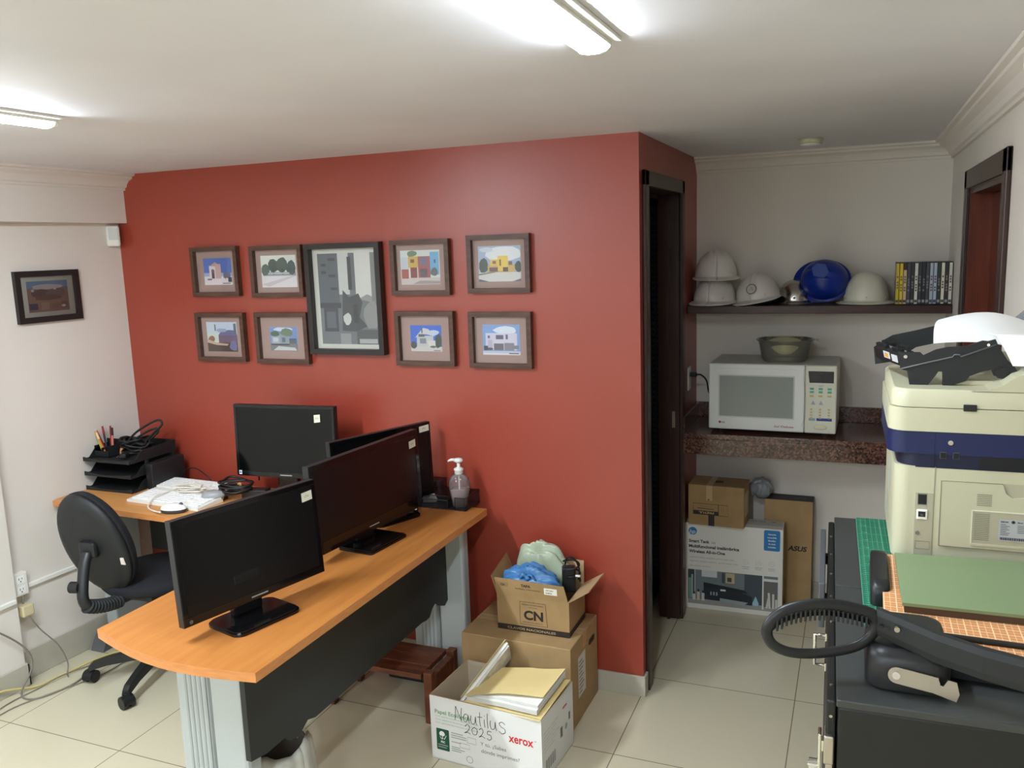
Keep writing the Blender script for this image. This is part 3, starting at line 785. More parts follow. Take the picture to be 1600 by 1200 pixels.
t = thing('mesh_desk_organizer', 'black wire mesh desk organizer around the sanitizer bottle', 'desk organizer', (-0.985, -0.157, ZD))
m = MB(); rim = MB()
W_, D_ = 0.275, 0.142
m.b2(0, W_, 0, D_, 0.001, 0.003, PLASTBLK)
def wall(p, q, z0, z1):
    m.add([(*p, z0), (*q, z0), (*q, z1), (*p, z1)], [(0, 1, 2, 3)], MESHW)
wall((0, D_), (W_, D_), 0.003, 0.055); wall((W_, 0), (W_, D_), 0.003, 0.055); wall((0, 0), (0, D_), 0.003, 0.07)
wall((0.02, D_), (0.12, D_), 0.055, 0.095); wall((0.02, 0.085), (0.12, 0.085), 0.003, 0.095); wall((0.12, 0.085), (0.12, D_), 0.003, 0.095); wall((0.02, 0.085), (0.02, D_), 0.003, 0.095)
wall((0, 0), (0.19, 0), 0.003, 0.04); wall((0.19, 0), (0.19, D_), 0.003, 0.04); wall((0, 0.04), (0.19, 0.04), 0.003, 0.045); wall((0.225, 0), (W_, 0), 0.003, 0.055)
m.build('mesh_walls', t)
for pth in ([(0, D_, .055), (W_, D_, .055), (W_, 0, .055), (.225, 0, .055), (.225, 0, .002), (.19, 0, .002), (.19, 0, .04), (0, 0, .04), (0, 0, .07), (0, D_, .07)],
            [(.02, .085, .095), (.12, .085, .095), (.12, D_, .095), (.02, D_, .095), (.02, .085, .095)],
            [(0, .04, .045), (.19, .04, .045), (.19, D_, .04)], [(0, 0, .002), (W_, 0, .002), (W_, D_, .002), (0, D_, .002), (0, 0, .002)], [(W_, 0, .002), (W_, 0, .055)]):
    rim.tube(pth, 0.0022, PLASTBLK, 6)
rim.build('wire_rim', t)
t = thing('tape_dispenser', 'small white and clear tape dispenser standing in the mesh organizer', 'tape dispenser', (-0.915, -0.088, ZD + .005), 25)
MB().prism([(-0.03, 0), (0.03, 0), (0.034, 0.012), (0.012, 0.06), (-0.012, 0.066), (-0.026, 0.03)], -0.009, 0.009, GEL, 'xz').build('body', t)
MB().cyl((-0.006, -0.010, 0.066), (-0.006, 0.010, 0.066), 0.017, WHITEPL, 20).build('tape_roll', t)
t = thing('power_plug', 'black cable plug with silver tip lying beside the mesh organizer', 'plug', (-0.925, -0.205, ZD), 30)
MB().box((0, 0, 0.012), (0.028, 0.05, 0.022), PLASTBLK, 0.006).build('body', t)
MB().cyl((0, -0.026, 0.014), (0.004, -0.048, 0.022), 0.005, CHROME, 12).build('tip', t)
MB().tube([(0, 0.025, 0.012), (-0.01, 0.05, 0.05), (-0.03, 0.03, 0.055), (-0.03, -0.01, 0.02), (0.0, -0.02, 0.03), (0.015, 0.02, 0.05), (-0.01, 0.04, 0.008)], 0.0035, CABLEB, sub=5).build('lead', t)

# ---------------------------------------------------------------- things on the side desk
def tray(z, label):
    t = thing('letter_tray', label, 'letter tray', (-2.488, -0.060, z), group='stacked black letter trays')
    w, d = 0.286, 0.280
    m = MB()
    m.b2(-w / 2, w / 2, -d, 0, 0.002, 0.005, PLASTBLK2)
    side = [(-d - 0.015, 0.010), (-d + 0.02, 0.012), (-d + 0.055, 0.046), (-d + 0.075, 0.052), (0, 0.056), (0, 0.0), (-d, 0.0)]
    m.prism(side, -w / 2 - 0.003, -w / 2, PLASTBLK2, 'yz'); m.prism(side, w / 2, w / 2 + 0.003, PLASTBLK2, 'yz')
    m.b2(-w / 2, w / 2, -0.003, 0, 0, 0.056, PLASTBLK2)
    m.build('tray_body', t)
    lip = [(-w / 2 - .003, .0), (w / 2 + .003, .0), (w / 2 + .003, .020), (w * .3, .013), (w * .12, .010), (-w * .12, .010), (-w * .3, .013), (-w / 2 - .003, .020)]
    MB().prism(lip, -d - 0.016, -d - 0.012, PLASTBLK2, 'xz').b2(-w / 2, w / 2, -d - 0.014, -d + .004, 0, 0.004, PLASTBLK2).build('front_lip', t)
    for sx in (-w / 2 - .0015, w / 2 + .0015):
        for yy in (-0.02, -d + .09):
            if z < ZD + .1: MB().b2(sx - .004, sx + .004, yy - .008, yy + .008, .05, .070, PLASTBLK2).build('stacking_post', t)
    return t
tray(ZD, 'bottom black letter tray of the stack on the side desk')
tray(ZD + .070, 'middle black letter tray of the stack on the side desk')
tray(ZD + .140, 'top black letter tray of the stack, holding the pens and coiled cable')
ZT = ZD + .140 + .005
t = thing('binder_box', 'black flat box standing upright beside the letter trays', 'box', (-2.315, -0.165, ZD))
MB().b2(-0.020, 0.022, -0.108, 0.105, 0, 0.125, PLASTBLK2, 0.006).build('case', t)
MB().b2(-0.014, 0.016, -0.111, -0.107, 0.012, 0.112, PLASTBLK, 0.002).build('front_plate', t)
t = thing('pen_holder', 'black pen holder on the top letter tray by the white wall', 'pen holder', (-2.588, -0.245, ZT))
m = MB()
for a in ((-.045, -.043, -.04, .04), (.043, .045, -.04, .04)):
    m.b2(a[0], a[1], a[2], a[3], 0, .055, PLASTBLK2)
m.b2(-.045, .045, .038, .04, 0, .075, PLASTBLK2).b2(-.045, .045, -.04, -.038, 0, .03, PLASTBLK2).b2(-.045, .045, -.04, .04, 0, .003, PLASTBLK2).b2(-.001, .001, -.04, .04, 0, .045, PLASTBLK2)
m.build('cup', t)
PENS = [((-.03, .0), (-.055, -.01), .155, (28, 28, 30), (28, 28, 30), 'black pen leaning furthest left in the pen holder'),
        ((-.02, -.01), (-.040, -.02), .120, (176, 190, 70), (196, 150, 70), 'yellow green highlighter in the pen holder'),
        ((-.022, .01), (-.050, .0), .140, (150, 60, 40), (206, 90, 70), 'red pencil leaning left in the pen holder'),
        ((-.005, .0), (-.016, .0), .140, (40, 44, 60), (150, 44, 40), 'pen with a red cap in the middle of the pen holder'),
        ((.012, .01), (.016, .01), .140, (150, 40, 36), (120, 34, 30), 'upright dark red pen in the pen holder'),
        ((.028, .0), (.036, .0), .135, (200, 120, 110), (34, 30, 30), 'pink pen with a black cap at the right of the pen holder'),
        ((.005, -.02), (-.02, -.03), .120, (206, 120, 60), (226, 200, 160), 'orange pencil at the front of the pen holder')]
for b, e, L, c1, c2, lab in PENS:
    t = thing('pen', lab, 'pen', (-2.588 + b[0], -0.245 + b[1], ZT + .005), group='pens in the pen holder')
    d = Vector((e[0] - b[0], e[1] - b[1], .085)).normalized()
    MB().cyl((0, 0, 0), d * (L * .72), .0050, K(*c1), 10).build('barrel', t)
    MB().cyl(d * (L * .72), d * L, .0056, K(*c2), 10, .0042).build('cap', t)
t = thing('coiled_cable', 'coiled black power cord with plug lying on the top letter tray', 'cable', (-2.455, -0.195, ZT))
pts = []
for k in range(96):
    a = 2 * PI * k / 16
    r = .062 + .012 * math.sin(k * 1.7)
    pts.append((r * math.cos(a) * 1.2, r * math.sin(a) * .8, .012 + .013 * (k // 16) + .008 * math.sin(a * 2 + k * .3)))
m = MB().tube(pts, .0060, CABLEB, 7, sub=2)
m.tube([(-.06, -.03, .03), (-.01, 0, .10), (.07, .02, .150), (.118, .04, .168), (.128, .045, .145), (.08, .03, .10), (.03, .02, .05)], .0055, CABLEB, 7, sub=6)
m.tube([(-.04, -.03, .03), (0, -.01, .075), (.06, .02, .115), (.10, .04, .126), (.10, .04, .105), (.05, .02, .06)], .0055, CABLEB, 7, sub=6)
m.build('cord', t)
m = MB().box((-.012, -.090, .016), (.032, .036, .026), PLASTBLK, .006, RZ(15))
m.build('plug', t)
MB().cyl((-.002, -.11, .016), (.002, -.128, .014), .0028, CHROME, 8).cyl((.012, -.108, .016), (.016, -.126, .014), .0028, CHROME, 8).build('prong', t)
MB().tube([(-.055, -.045, .01), (-.062, -.03, .036), (-.05, -.01, .055)], .009, K(196, 130, 80), 8, sub=3).build('cable_tie', t)

def keyboard(x, y, rz, label, w=.435, d=.150, rows=6, keys=True):
    t = thing('keyboard', label, 'keyboard', (x, y, ZD), rz)
    MB().prism([(-d / 2, .0), (d / 2, .0), (d / 2, .022), (-d / 2, .011)], -w / 2, w / 2, WHITEPL, 'yz').build('body', t)
    m = MB()
    X = T(0, 0, 0.0168) @ RX(math.degrees(math.atan2(.011, d)))
    n = 19
    for j in range(rows):
        for i in range(n):
            if i in (14, 15) and j in (3, 1): continue
            kw = (w - .03) / n
            m.box((-w / 2 + .015 + kw * (i + .5), -d / 2 + .014 + (d - .028) / rows * (j + .5), .003), (kw * .86, (d - .028) / rows * .84, .006), K(244, 243, 240, .45), .0012, X, 1)
    m.build('keys', t)
    return t
keyboard(-2.05, -0.395, -3.5, 'white keyboard nearest the front edge of the side desk, under the white cord')
keyboard(-2.115, -0.205, -3, 'white keyboard at the back of the side desk, against the red wall')
t = thing('computer_mouse', 'white computer mouse with grey sides at the front of the side desk', 'mouse', (-1.935, -0.520, ZD), -72)
def mouse_prof(r): return [(0, .034 * r), (.5, .034 * r)]
def mgrid(fn, n1, n2): return fn
m = MB()
m.lathe([(0.0, 0.0), (.030, 0.0), (.033, .006), (.0335, .016)], K(60, 60, 62), 28, sy=1.7, close=False)
m.build('base_shell', t)
MB().lathe([(.0335, .016), (.032, .024), (.026, .032), (.016, .037), (0, .039)], K(244, 242, 236, .3), 28, sy=1.7, close=False).build('top_shell', t)
MB().cyl((-.004, .034, .035), (.004, .034, .035), .008, K(90, 90, 92), 14).build('scroll_wheel', t)
t = thing('computer_mouse', 'grey computer mouse lying behind the white one, by the keyboards', 'mouse', (-1.870, -0.345, ZD + .02), -60)
MB().lathe([(0.0, 0.0), (.028, 0.0), (.031, .006), (.031, .014), (.024, .028), (.012, .033), (0, .034)], K(150, 150, 152, .35), 24, sy=1.7, close=False).build('shell', t)
MB().cyl((-.004, .03, .031), (.004, .03, .031), .007, K(60, 60, 62), 14).build('scroll_wheel', t)
o = MB().tube([(-1.955, -.575, ZD + .014), (-2.03, -.545, ZD + .006), (-2.10, -.50, ZD + .006), (-2.12, -.44, ZD + .03), (-2.12, -.33, ZD + .028), (-2.10, -.27, ZD + .034), (-2.00, -.29, ZD + .034), (-1.93, -.31, ZD + .03)], .0035, CABLEW, 7, sub=8).build('mouse_cord')
tag(o, 'white mouse cord looping over the front keyboard', 'cable')
pts = [(-2.02 + .07 * math.cos(k * .9) + .015 * math.sin(k * 2.3), -.315 + .035 * math.sin(k * .9) + .012 * math.cos(k * 1.9), ZD + .031 + .0012 * k) for k in range(24)]
tag(MB().tube(pts, .003, CABLEW, 6, sub=4).build('bundled_cord'), 'bundled white keyboard cord lying between the two keyboards', 'cable')
t = thing('cable_bundle', 'tangled black adapter cables between the keyboards and the near monitor', 'cable', (-1.80, -0.27, ZD))
r = random.Random(3)
pts = [(.058 * math.cos(k * 1.15) * (1 + .6 * r.random()) - .01, .042 * math.sin(k * 1.15) * (1 + .6 * r.random()), .010 + .0026 * k + .016 * r.random()) for k in range(28)]
MB().tube(pts, .0056, CABLEB, 7, sub=5).build('cable_loops', t)
MB().box((.085, .015, .022), (.12, .056, .042), PLASTBLK, .006, RZ(12)).build('adapter_brick', t)
MB().box((-.045, -.055, .020), (.06, .036, .036), PLASTBLK, .005, RZ(-30)).build('plug', t)
MB().cyl((-.03, -.07, .02), (-.016, -.078, .022), .005, CHROME, 10).build('plug_tip', t)
MB().tube([(.0, .01, .062), (.012, .012, .066), (.02, .0, .055), (.006, -.01, .05)], .006, K(190, 150, 80), 6, sub=3).build('cable_tie', t)
o = MB().tube([(-1.78, -.14, ZD + .05), (-1.80, -.10, ZD + .12), (-1.74, -.10, ZD + .17), (-1.66, -.12, ZD + .14), (-1.60, -.13, ZD + .08), (-1.58, -.15, ZD + .02)], .004, CABLEB, 7, sub=7).build('monitor_cable')
tag(o, 'black cable arching up under the monitor on the side desk', 'cable')
o = MB().tube([(-2.30, -.10, ZD + .006), (-2.27, -.09, ZD + .05), (-2.20, -.09, ZD + .065), (-2.12, -.10, ZD + .03), (-2.10, -.095, ZD + .005)], .003, CABLEB, 7, sub=6).build('loose_cable')
tag(o, 'thin dark cable arching against the red wall beside the letter trays', 'cable')

# ---------------------------------------------------------------- office chair
t = thing('office_chair', 'black swivel office chair with oval back, tucked at the side desk', 'chair', (-2.12, -0.50, 0), 5)
a0 = [210 + 72 * k for k in range(5)]
hub = MB().lathe([(.036, .075), (.042, .09), (.042, .125), (.03, .135), (.026, .30), (.020, .30), (.020, .43)], PLASTBLK, 24)
hub.build('gas_column', t)
for k in range(5):
    a = rad(a0[k]); d = Vector((math.cos(a), math.sin(a), 0)); n = Vector((-d.y, d.x, 0))
    m = MB()
    sec = []
    for s_, z, hw, hh in ((.025, .108, .026, .022), (.12, .104, .024, .019), (.22, .092, .020, .016), (.285, .078, .019, .015), (.302, .066, .019, .012)):
        p = d * s_
        sec.append([p + n * hw + Vector((0, 0, z - hh)), p + n * hw * .7 + Vector((0, 0, z + hh)), p - n * hw * .7 + Vector((0, 0, z + hh)), p - n * hw + Vector((0, 0, z - hh))])
    vs = [v for q in sec for v in q]
    fs = [(4 * i + j, 4 * i + (j + 1) % 4, 4 * i + 4 + (j + 1) % 4, 4 * i + 4 + j) for i in range(4) for j in range(4)] + [(3, 2, 1, 0), (16, 17, 18, 19)]
    m.add(vs, fs, PLASTBLK)
    leg = m.build('leg', t)
    cs = MB()
    c = d * .300
    sw = rad(a0[k] + 60)
    ax = Vector((-math.sin(sw), math.cos(sw), 0))
    for s_ in (-1, 1):
        cs.cyl(c + ax * (.008 * s_) + Vector((0, 0, .026)), c + ax * (.026 * s_) + Vector((0, 0, .026)), .026, PLASTBLK, 20)
    cs.cyl(c + Vector((0, 0, .026)), c + Vector((0, 0, .066)), .009, PLASTBLK, 12)
    hood = [(.030 * math.cos(rad(q)), .026 + .030 * math.sin(rad(q))) for q in range(-10, 200, 15)]
    Xh = frame(c, (math.cos(sw), math.sin(sw), 0), (0, 0, 1))
    cs.prism(hood + [(p[0] * .86, .026 + (p[1] - .026) * .86) for p in reversed(hood)], -.024, .024, PLASTBLK, 'xy', Xh)
    cs.build('caster', leg)
sx = [(0, .0), (.16, .0), (.215, .012), (.232, .035), (.225, .058), (.19, .072), (.10, .074), (0, .070)]
MB().lathe(sx, FABRIC, 40, X=T(.0, .03, .425), sy=1.02).build('seat', t)
MB().b2(-.09, .09, -.12, .12, .395, .428, PLASTBLK, .01).build('seat_plate', t)
# oval back, leaning a little, fabric front and plastic shell behind
XB = T(-.075, -.215, .685) @ RZ(-4) @ RX(16)
def oval(dy, k, zr=.252, xr=.178):
    return [(xr * k * math.cos(2 * PI * i / 40), dy, zr * k * math.sin(2 * PI * i / 40) * (1.0 if math.sin(2 * PI * i / 40) > 0 else .95)) for i in range(40)]
def loft(m, rings, mat):
    vs = [v for q in rings for v in q]; n = 40
    fs = [(j * n + i, j * n + (i + 1) % n, (j + 1) * n + (i + 1) % n, (j + 1) * n + i) for j in range(len(rings) - 1) for i in range(n)]
    fs += [tuple(reversed(range(n))), tuple((len(rings) - 1) * n + i for i in range(n))]
    return m.add(vs, fs, mat, True, XB)
loft(MB(), [oval(-.040, .55), oval(-.038, .80), oval(-.030, .93), oval(-.018, .985), oval(-.004, 1.0)], PLASTBLK2).build('back_shell', t)
bk = loft(MB(), [oval(-.004, 1.0), oval(.010, 1.0), oval(.030, .97), oval(.046, .88), oval(.054, .70), oval(.056, .40)], FABRIC).build('backrest', t)
m = MB().box((.075, -.042, .0), (.001, .001, .001), WHITEPL)
m = MB().box((.148, -.034, -.045), (.034, .004, .034), K(226, 214, 206), .001, XB @ T(0, 0, 0))
s_ = m.build('paper_sticker', t); s_['label'] = 'small white sticker on the back shell'
m = MB()
m.tube([(.0, -.08, .425), (-.015, -.24, .432), (-.030, -.32, .448), (-.042, -.352, .49), (-.052, -.336, .56), (-.062, -.305, .635), (-.066, -.280, .672)], .024, PLASTBLK, 10, sub=4, flat=.75)
for k in range(11):
    q = k / 10; p = Vector((-.010 - .026 * q, -.20 - .140 * q, .430 + .034 * q * q))
    m.lathe([(.029, -.004), (.031, 0), (.029, .004)], RUBBER, 14, X=Matrix.Translation(p) @ RX(90 - 42 * q * q))
m.build('back_bar', t)
MB().box((-.068, -.268, .682), (.085, .034, .070), PLASTBLK, .012, RX(0)).build('bracket', t)
MB().cyl((-.060, -.346, .545), (-.100, -.352, .545), .024, PLASTBLK, 18).build('knob', t)

# ---------------------------------------------------------------- bin, stool
t = thing('waste_bin', 'waste bin with a pale plastic liner under the near end of the long desk', 'waste bin', (-0.965, -1.195, 0))
MB().lathe([(.095, 0), (.10, .005), (.125, .28), (.128, .29), (.122, .29), (.098, .01)], K(70, 66, 60, .5), 30, close=False).build('bin_body', t)
vs = []
m = MB()
def liner(u, v):
    a = 2 * PI * u; q = [(.119, .20), (.124, .29), (.131, .312), (.139, .29), (.145, .22), (.150, .13)][round(v * 5)]
    wv = 1 + (.05 * math.sin(9 * a) + .03 * math.sin(17 * a + 1)) * (v ** .7)
    return (q[0] * wv * math.cos(a), q[0] * wv * math.sin(a), q[1] + .012 * math.sin(5 * a) * (v > .1) + .010 * math.sin(11 * a) * v)
m.sheet(liner, 72, 5, BINLINER)
m.build('bin_liner', t, solid=.0015)

t = thing('step_stool', 'low reddish wooden stool on the floor under the long desk', 'stool', (-0.985, -0.365, 0))
w, d, h = .465, .235, .205
m = MB()
for k in range(3):
    m.b2(-w / 2 + .02, w / 2 - .03, -d / 2 + k * d / 3 + .001, -d / 2 + (k + 1) * d / 3 - .001, h - .022, h, STOOLWOOD, .002)
m.build('seat_boards', t)
for sx in (-1, 1):
    MB().b2(sx * w / 2 - .016, sx * w / 2 + .016, -d / 2 + .03, d / 2 - .03, h - .075, h - .01, STOOLWOOD, .003).build('end_rail', t)
for sx in (-1, 1):
    for sy in (-1, 1):
        MB().b2(sx * w / 2 - .018, sx * w / 2 + .018, sy * (d / 2 - .016) - .018, sy * (d / 2 - .016) + .018, 0, h + .012, STOOLWOOD, .003).build('leg', t)
# ---------------------------------------------------------------- cartons by the red wall
def open_carton(w, d, h, m, mi, wall_=.004):
    b = MB()
    b.b2(-w / 2, w / 2, -d / 2, d / 2, 0, wall_, m)
    for x0, x1, y0, y1 in ((-w / 2, w / 2, -d / 2, -d / 2 + wall_), (-w / 2, w / 2, d / 2 - wall_, d / 2), (-w / 2, -w / 2 + wall_, -d / 2 + wall_, d / 2 - wall_), (w / 2 - wall_, w / 2, -d / 2 + wall_, d / 2 - wall_)):
        b.b2(x0, x1, y0, y1, 0, h, m)
    if mi is not m:
        i = wall_ + .0003
        for q in ([(-w / 2 + i, d / 2 - i, .005), (w / 2 - i, d / 2 - i, .005), (w / 2 - i, d / 2 - i, h), (-w / 2 + i, d / 2 - i, h)], [(-w / 2 + i, -d / 2 + i, .005), (-w / 2 + i, d / 2 - i, .005), (-w / 2 + i, d / 2 - i, h), (-w / 2 + i, -d / 2 + i, h)]):
            b.add(q, [(0, 1, 2, 3)], mi)
    return b

# large plain carton
t = thing('cardboard_box', 'large plain brown carton against the red wall, under the open carton', 'box', (-0.425, -0.188, 0), -1)
w, d, h = .465, .335, .345
m = MB().b2(-w / 2, w / 2, -d / 2, d / 2, 0, h, CARD, .003)
F = frame((0, 0, h), (1, 0, 0), (0, 1, 0))
m.rect(-w / 2 + .002, -.0008, w / 2 - .002, .0008, K(120, 94, 62), F, .0006)
m.build('carton', t)
m = MB()
m.rect(-w / 2 + .001, -.024, w / 2 - .001, .024, K(186, 156, 112, .3), F, .0004)
FR = frame((w / 2, 0, 0), (0, 1, 0), (0, 0, 1))
m.rect(-.024, h - .06, .024, h, K(186, 156, 112, .3), FR, .0006)
m.build('packing_tape', t)
m = MB()
m.rect(-.085, .10, .005, .27, K(214, 210, 200), FR, .0008)
for k in range(9): m.rect(-.075, .115 + k * .016, -.075 + .035 + .03 * ((k * 7) % 5) / 5, .120 + k * .016, K(96, 94, 90), FR, .0012)
o = m.build('shipping_label', t); o['label'] = 'white printed shipping label'
m = MB().poly([(p[0] + .09, p[1] + .27) for p in rrect(-.038, -.013, .038, .013, .012)], K(52, 40, 28), FR, .0008)
m.build('hand_hole', t)

# CN carton
t = thing('cardboard_box', 'open brown nail carton with raised flaps, on top of the large plain carton', 'box', (-0.380, -0.168, .3455), 0)
w, d, h = .305, .205, .145
m = open_carton(w, d, h, CARD2, CARDIN)
F = frame((0, -d / 2, 0), (1, 0, 0), (0, 0, 1)); FR = frame((w / 2, 0, 0), (0, 1, 0), (0, 0, 1))
INK = K(44, 38, 34)
m.rect(-w / 2, .001, w / 2, .024, INK, F); m.rect(-d / 2, .001, d / 2, .024, INK, FR)
m.text('CLAVOS NACIONALES', -.110, .0065, .0135, K(176, 150, 112), F, width=.205)
q = [(-.055, .032), (.062, .032), (.055, .128), (-.055, .128)]
q2 = [(-.0535, .0335), (.0600, .0335), (.0535, .1265), (-.0535, .1265)]
for i in range(4):
    a, b, c, e = q[i], q[(i + 1) % 4], q2[(i + 1) % 4], q2[i]
    m.poly([a, b, c, e], INK, F)
m.text('CN', .003, .055, .052, INK, F, bold=2.2, width=.082, align='c')
m.text('PRODUCTO NACIONAL', 0, .114, .007, INK, F, width=.092, align='c', bold=0)
m.text('CALIDAD', 0, .104, .005, INK, F, width=.04, align='c', bold=0)
m.text('HECHO EN MEXICO', 0, .040, .007, INK, F, width=.085, align='c', bold=0)
m.build('carton', t)
# flaps
XF = T(0, -d / 2, h) @ RX(6)
m = MB().prism([(-w / 2, 0), (w / 2 - .004, 0), (w / 2 - .018, .068), (-w / 2 - .006, .074)], 0, .004, CARD2, 'xz', XF)
FF = XF @ frame((0, 0, 0), (1, 0, 0), (0, 0, 1))
m.text('TAPA', -.045, .046, .016, INK, FF, bold=2)
m.text('MATERIAL PARA CLAVOS', -.070, .034, .007, INK, FF, width=.105, bold=0)
m.rect(-.140, .040, -.100, .058, K(146, 118, 82), FF); m.text('CN', -.132, .043, .012, INK, FF, bold=2)
m.build('front_flap', t)
m = MB().rect(.052, .026, .106, .054, K(232, 228, 214), FF, .0009)
m.text('ARTURO', .059, .042, .008, K(50, 50, 54), FF, .0013); m.text('RAMOS', .059, .031, .008, K(50, 50, 54), FF, .0013)
m.build('name_sticker', t)
XF = T(0, d / 2 - .002, h) @ RX(-8)
MB().prism([(-w / 2, 0), (w / 2, 0), (w / 2 - .004, .098), (-w / 2 + .02, .098)], -.004, 0, CARDIN, 'xz', XF, side=CARD2).build('rear_flap', t)
XF = T(-w / 2, 0, h) @ RY(-22)
MB().prism([(-d / 2, 0), (d / 2, 0), (d / 2 - .004, .105), (-d / 2 + .012, .078)], 0, .004, CARD2, 'yz', XF).build('side_flap', t)
XF = T(w / 2 - .002, 0, h) @ RY(58)
MB().prism([(-d / 2, 0), (d / 2, 0), (d / 2 - .004, .105), (-d / 2 + .01, .098)], -.004, 0, CARDIN, 'yz', XF, side=CARD2).build('side_flap', t)

def bag(name, label, mat, c, rad3, pleats, knot, seed, amp=.10, cat='plastic bag', tail=True):
    t = thing(name, label, cat, c)
    rn = random.Random(seed)
    ph = [rn.random() * 6.28 for _ in range(8)]
    kn = Vector(knot).normalized()
    a1 = kn.orthogonal().normalized(); a2 = kn.cross(a1)
    def fn(u, v):
        th = 2 * PI * u; f = PI * (v - .5)
        p = Vector((math.cos(f) * math.cos(th), math.cos(f) * math.sin(th), math.sin(f)))
        q = p - kn * p.dot(kn)
        ang = math.atan2(q.dot(a2), q.dot(a1)); s_ = min(1.0, q.length * 1.3)
        fo = amp * s_ * (1 - .45 * s_) * (math.sin(pleats * ang + 2.0 * p.dot(kn)) + .55 * math.sin((pleats * 1.7 // 1) * ang + ph[0]))
        lm = .07 * math.sin(3 * p.x * 2 + ph[1]) * math.sin(3 * p.z * 2 + ph[2]) + .05 * math.sin(9 * p.y + 5 * p.z + ph[3])
        dim = .16 * math.exp(-(q.length / .16) ** 2) if p.dot(kn) > 0 else 0
        k = 1 + fo + lm - dim
        return (p.x * rad3[0] * k, p.y * rad3[1] * k, p.z * rad3[2] * k)
    MB().sheet(fn, 110, 56, mat).build('bag_body', t)
    if tail:
        kp = Vector((kn.x * rad3[0] * .9, kn.y * rad3[1] * .9, kn.z * rad3[2] * .9))
        m = MB()
        m.lathe([(0, -.012), (.010, -.008), (.013, 0), (.010, .008), (0, .012)], mat, 12, X=Matrix.Translation(kp))
        for s_ in (-1, 1):
            m.tube([kp, kp + Vector((s_ * .018, -.008, .016)), kp + Vector((s_ * .030, -.006, .002)), kp + Vector((s_ * .040, .0, -.006))], [.006, .009, .010, .004], mat, 8, sub=4, flat=.45)
        m.build('knot', t)
    return t
bag('plastic_bag', 'blue knotted plastic bag in the open nail carton', BLUEBAG, (-0.415, -0.203, .506), (.130, .056, .098), 19, (.05, -.72, .60), 4, .045)
bag('plastic_bag', 'pale green plastic bag behind the blue one in the open nail carton', GREENBAG, (-0.392, -0.108, .540), (.114, .046, .130), 11, (-.2, -.5, .85), 9, .06, tail=False)
t = thing('power_supply', 'black power supply wrapped in its cable in the open nail carton', 'power supply', (-0.262, -0.125, .498))
MB().box((-.012, -.012, .040), (.055, .042, .105), PLASTBLK, .008, RZ(20)).build('case', t)
r = random.Random(5)
pts = [(.006 + (.030 + .006 * r.random()) * math.cos(k * .8), -.014 + (.026 + .006 * r.random()) * math.sin(k * .8), .03 + .0042 * k + .004 * r.random()) for k in range(22)]
m = MB().tube(pts, .0038, CABLEB, 7, sub=4)
m.tube([(-.02, -.02, .10), (-.005, -.03, .135), (.022, -.02, .125), (.036, -.01, .08), (.034, -.02, .04)], .0035, CABLEB, 7, sub=5)
m.build('cable', t)
MB().box((.038, -.036, .064), (.020, .008, .008), WHITEPL, .002).build('plug_sleeve', t)

# paper carton with handwriting
t = thing('cardboard_box', 'open white paper carton with handwriting, standing on the floor in front', 'box', (-0.405, -0.548, 0), -3.8)
w, d, h = .450, .290, .252
CW = CARDWHITE
m = open_carton(w, d, h, CW, M('carton_inside', (206, 190, 166), .8))
for q in ((-w / 2, w / 2, -d / 2, -d / 2 + .004), (-w / 2, w / 2, d / 2 - .004, d / 2), (-w / 2, -w / 2 + .004, -d / 2, d / 2), (w / 2 - .004, w / 2, -d / 2, d / 2)):
    m.b2(q[0], q[1], q[2], q[3], h, h + .0008, K(186, 160, 122))
F = frame((0, -d / 2, 0), (1, 0, 0), (0, 0, 1)); FR = frame((w / 2, 0, 0), (0, 1, 0), (0, 0, 1))
def P_(u, v): return (-w / 2 + u * w, v * h)
GR = K(120, 168, 120); GR2 = K(150, 186, 148); DG = K(28, 84, 62); RED_ = K(206, 44, 40); GY = K(104, 112, 108); LG = K(164, 176, 166)
m.text('Papel Ecológico', *P_(.045, .735), .022, GR, F, bold=1, width=w * .33)
for k in range(3): m.text('Carta  papel bond de primera para oficina y escuela', *P_(.05, .685 - .05 * k), .008, GR2, F, width=w * (.40 + .04 * (k % 2)), bold=0)
a, b = P_(.05, .16), P_(.17, .50)
m.poly(rrect(a[0], a[1], b[0], b[1], .004), DG, F)
cx = (a[0] + b[0]) / 2
m.stroke([(cx - .012, a[1] + .055), (cx - .006, a[1] + .045), (cx, a[1] + .045)], .002, PAPER, F, .0009)
m.poly([(cx - .012, a[1] + .058), (cx - .015, a[1] + .066), (cx - .010, a[1] + .075), (cx - .002, a[1] + .077), (cx + .005, a[1] + .074), (cx + .010, a[1] + .066), (cx + .006, a[1] + .058)], PAPER, F, .0009)
m.rect(cx - .003, a[1] + .046, cx, a[1] + .060, PAPER, F, .0009)
m.stroke([(cx + .002, a[1] + .050), (cx + .006, a[1] + .045), (cx + .015, a[1] + .062)], .0025, PAPER, F, .0009)
m.text('FSC', cx, a[1] + .030, .011, PAPER, F, .0009, 2, align='c')
m.rect(a[0] + .006, a[1] + .020, b[0] - .006, a[1] + .023, LG, F, .0009); m.rect(a[0] + .006, a[1] + .011, b[0] - .012, a[1] + .014, LG, F, .0009)
for k, (u0, u1, v) in enumerate(((.19, .30, .47), (.19, .33, .435), (.19, .33, .40), (.19, .28, .33), (.19, .27, .25), (.19, .31, .22), (.19, .28, .19))):
    p = P_(u0, v); q = P_(u1, v + .016); m.rect(p[0], p[1], q[0], q[1], LG, F)
for u0, v0, u1, v1 in ((.34, .38, .42, .47), (.27, .28, .36, .35)):
    p = P_(u0, v0); q = P_(u1, v1)
    m.stroke([p, (q[0], p[1]), q, (p[0], q[1]), p], .0012, GY, F)
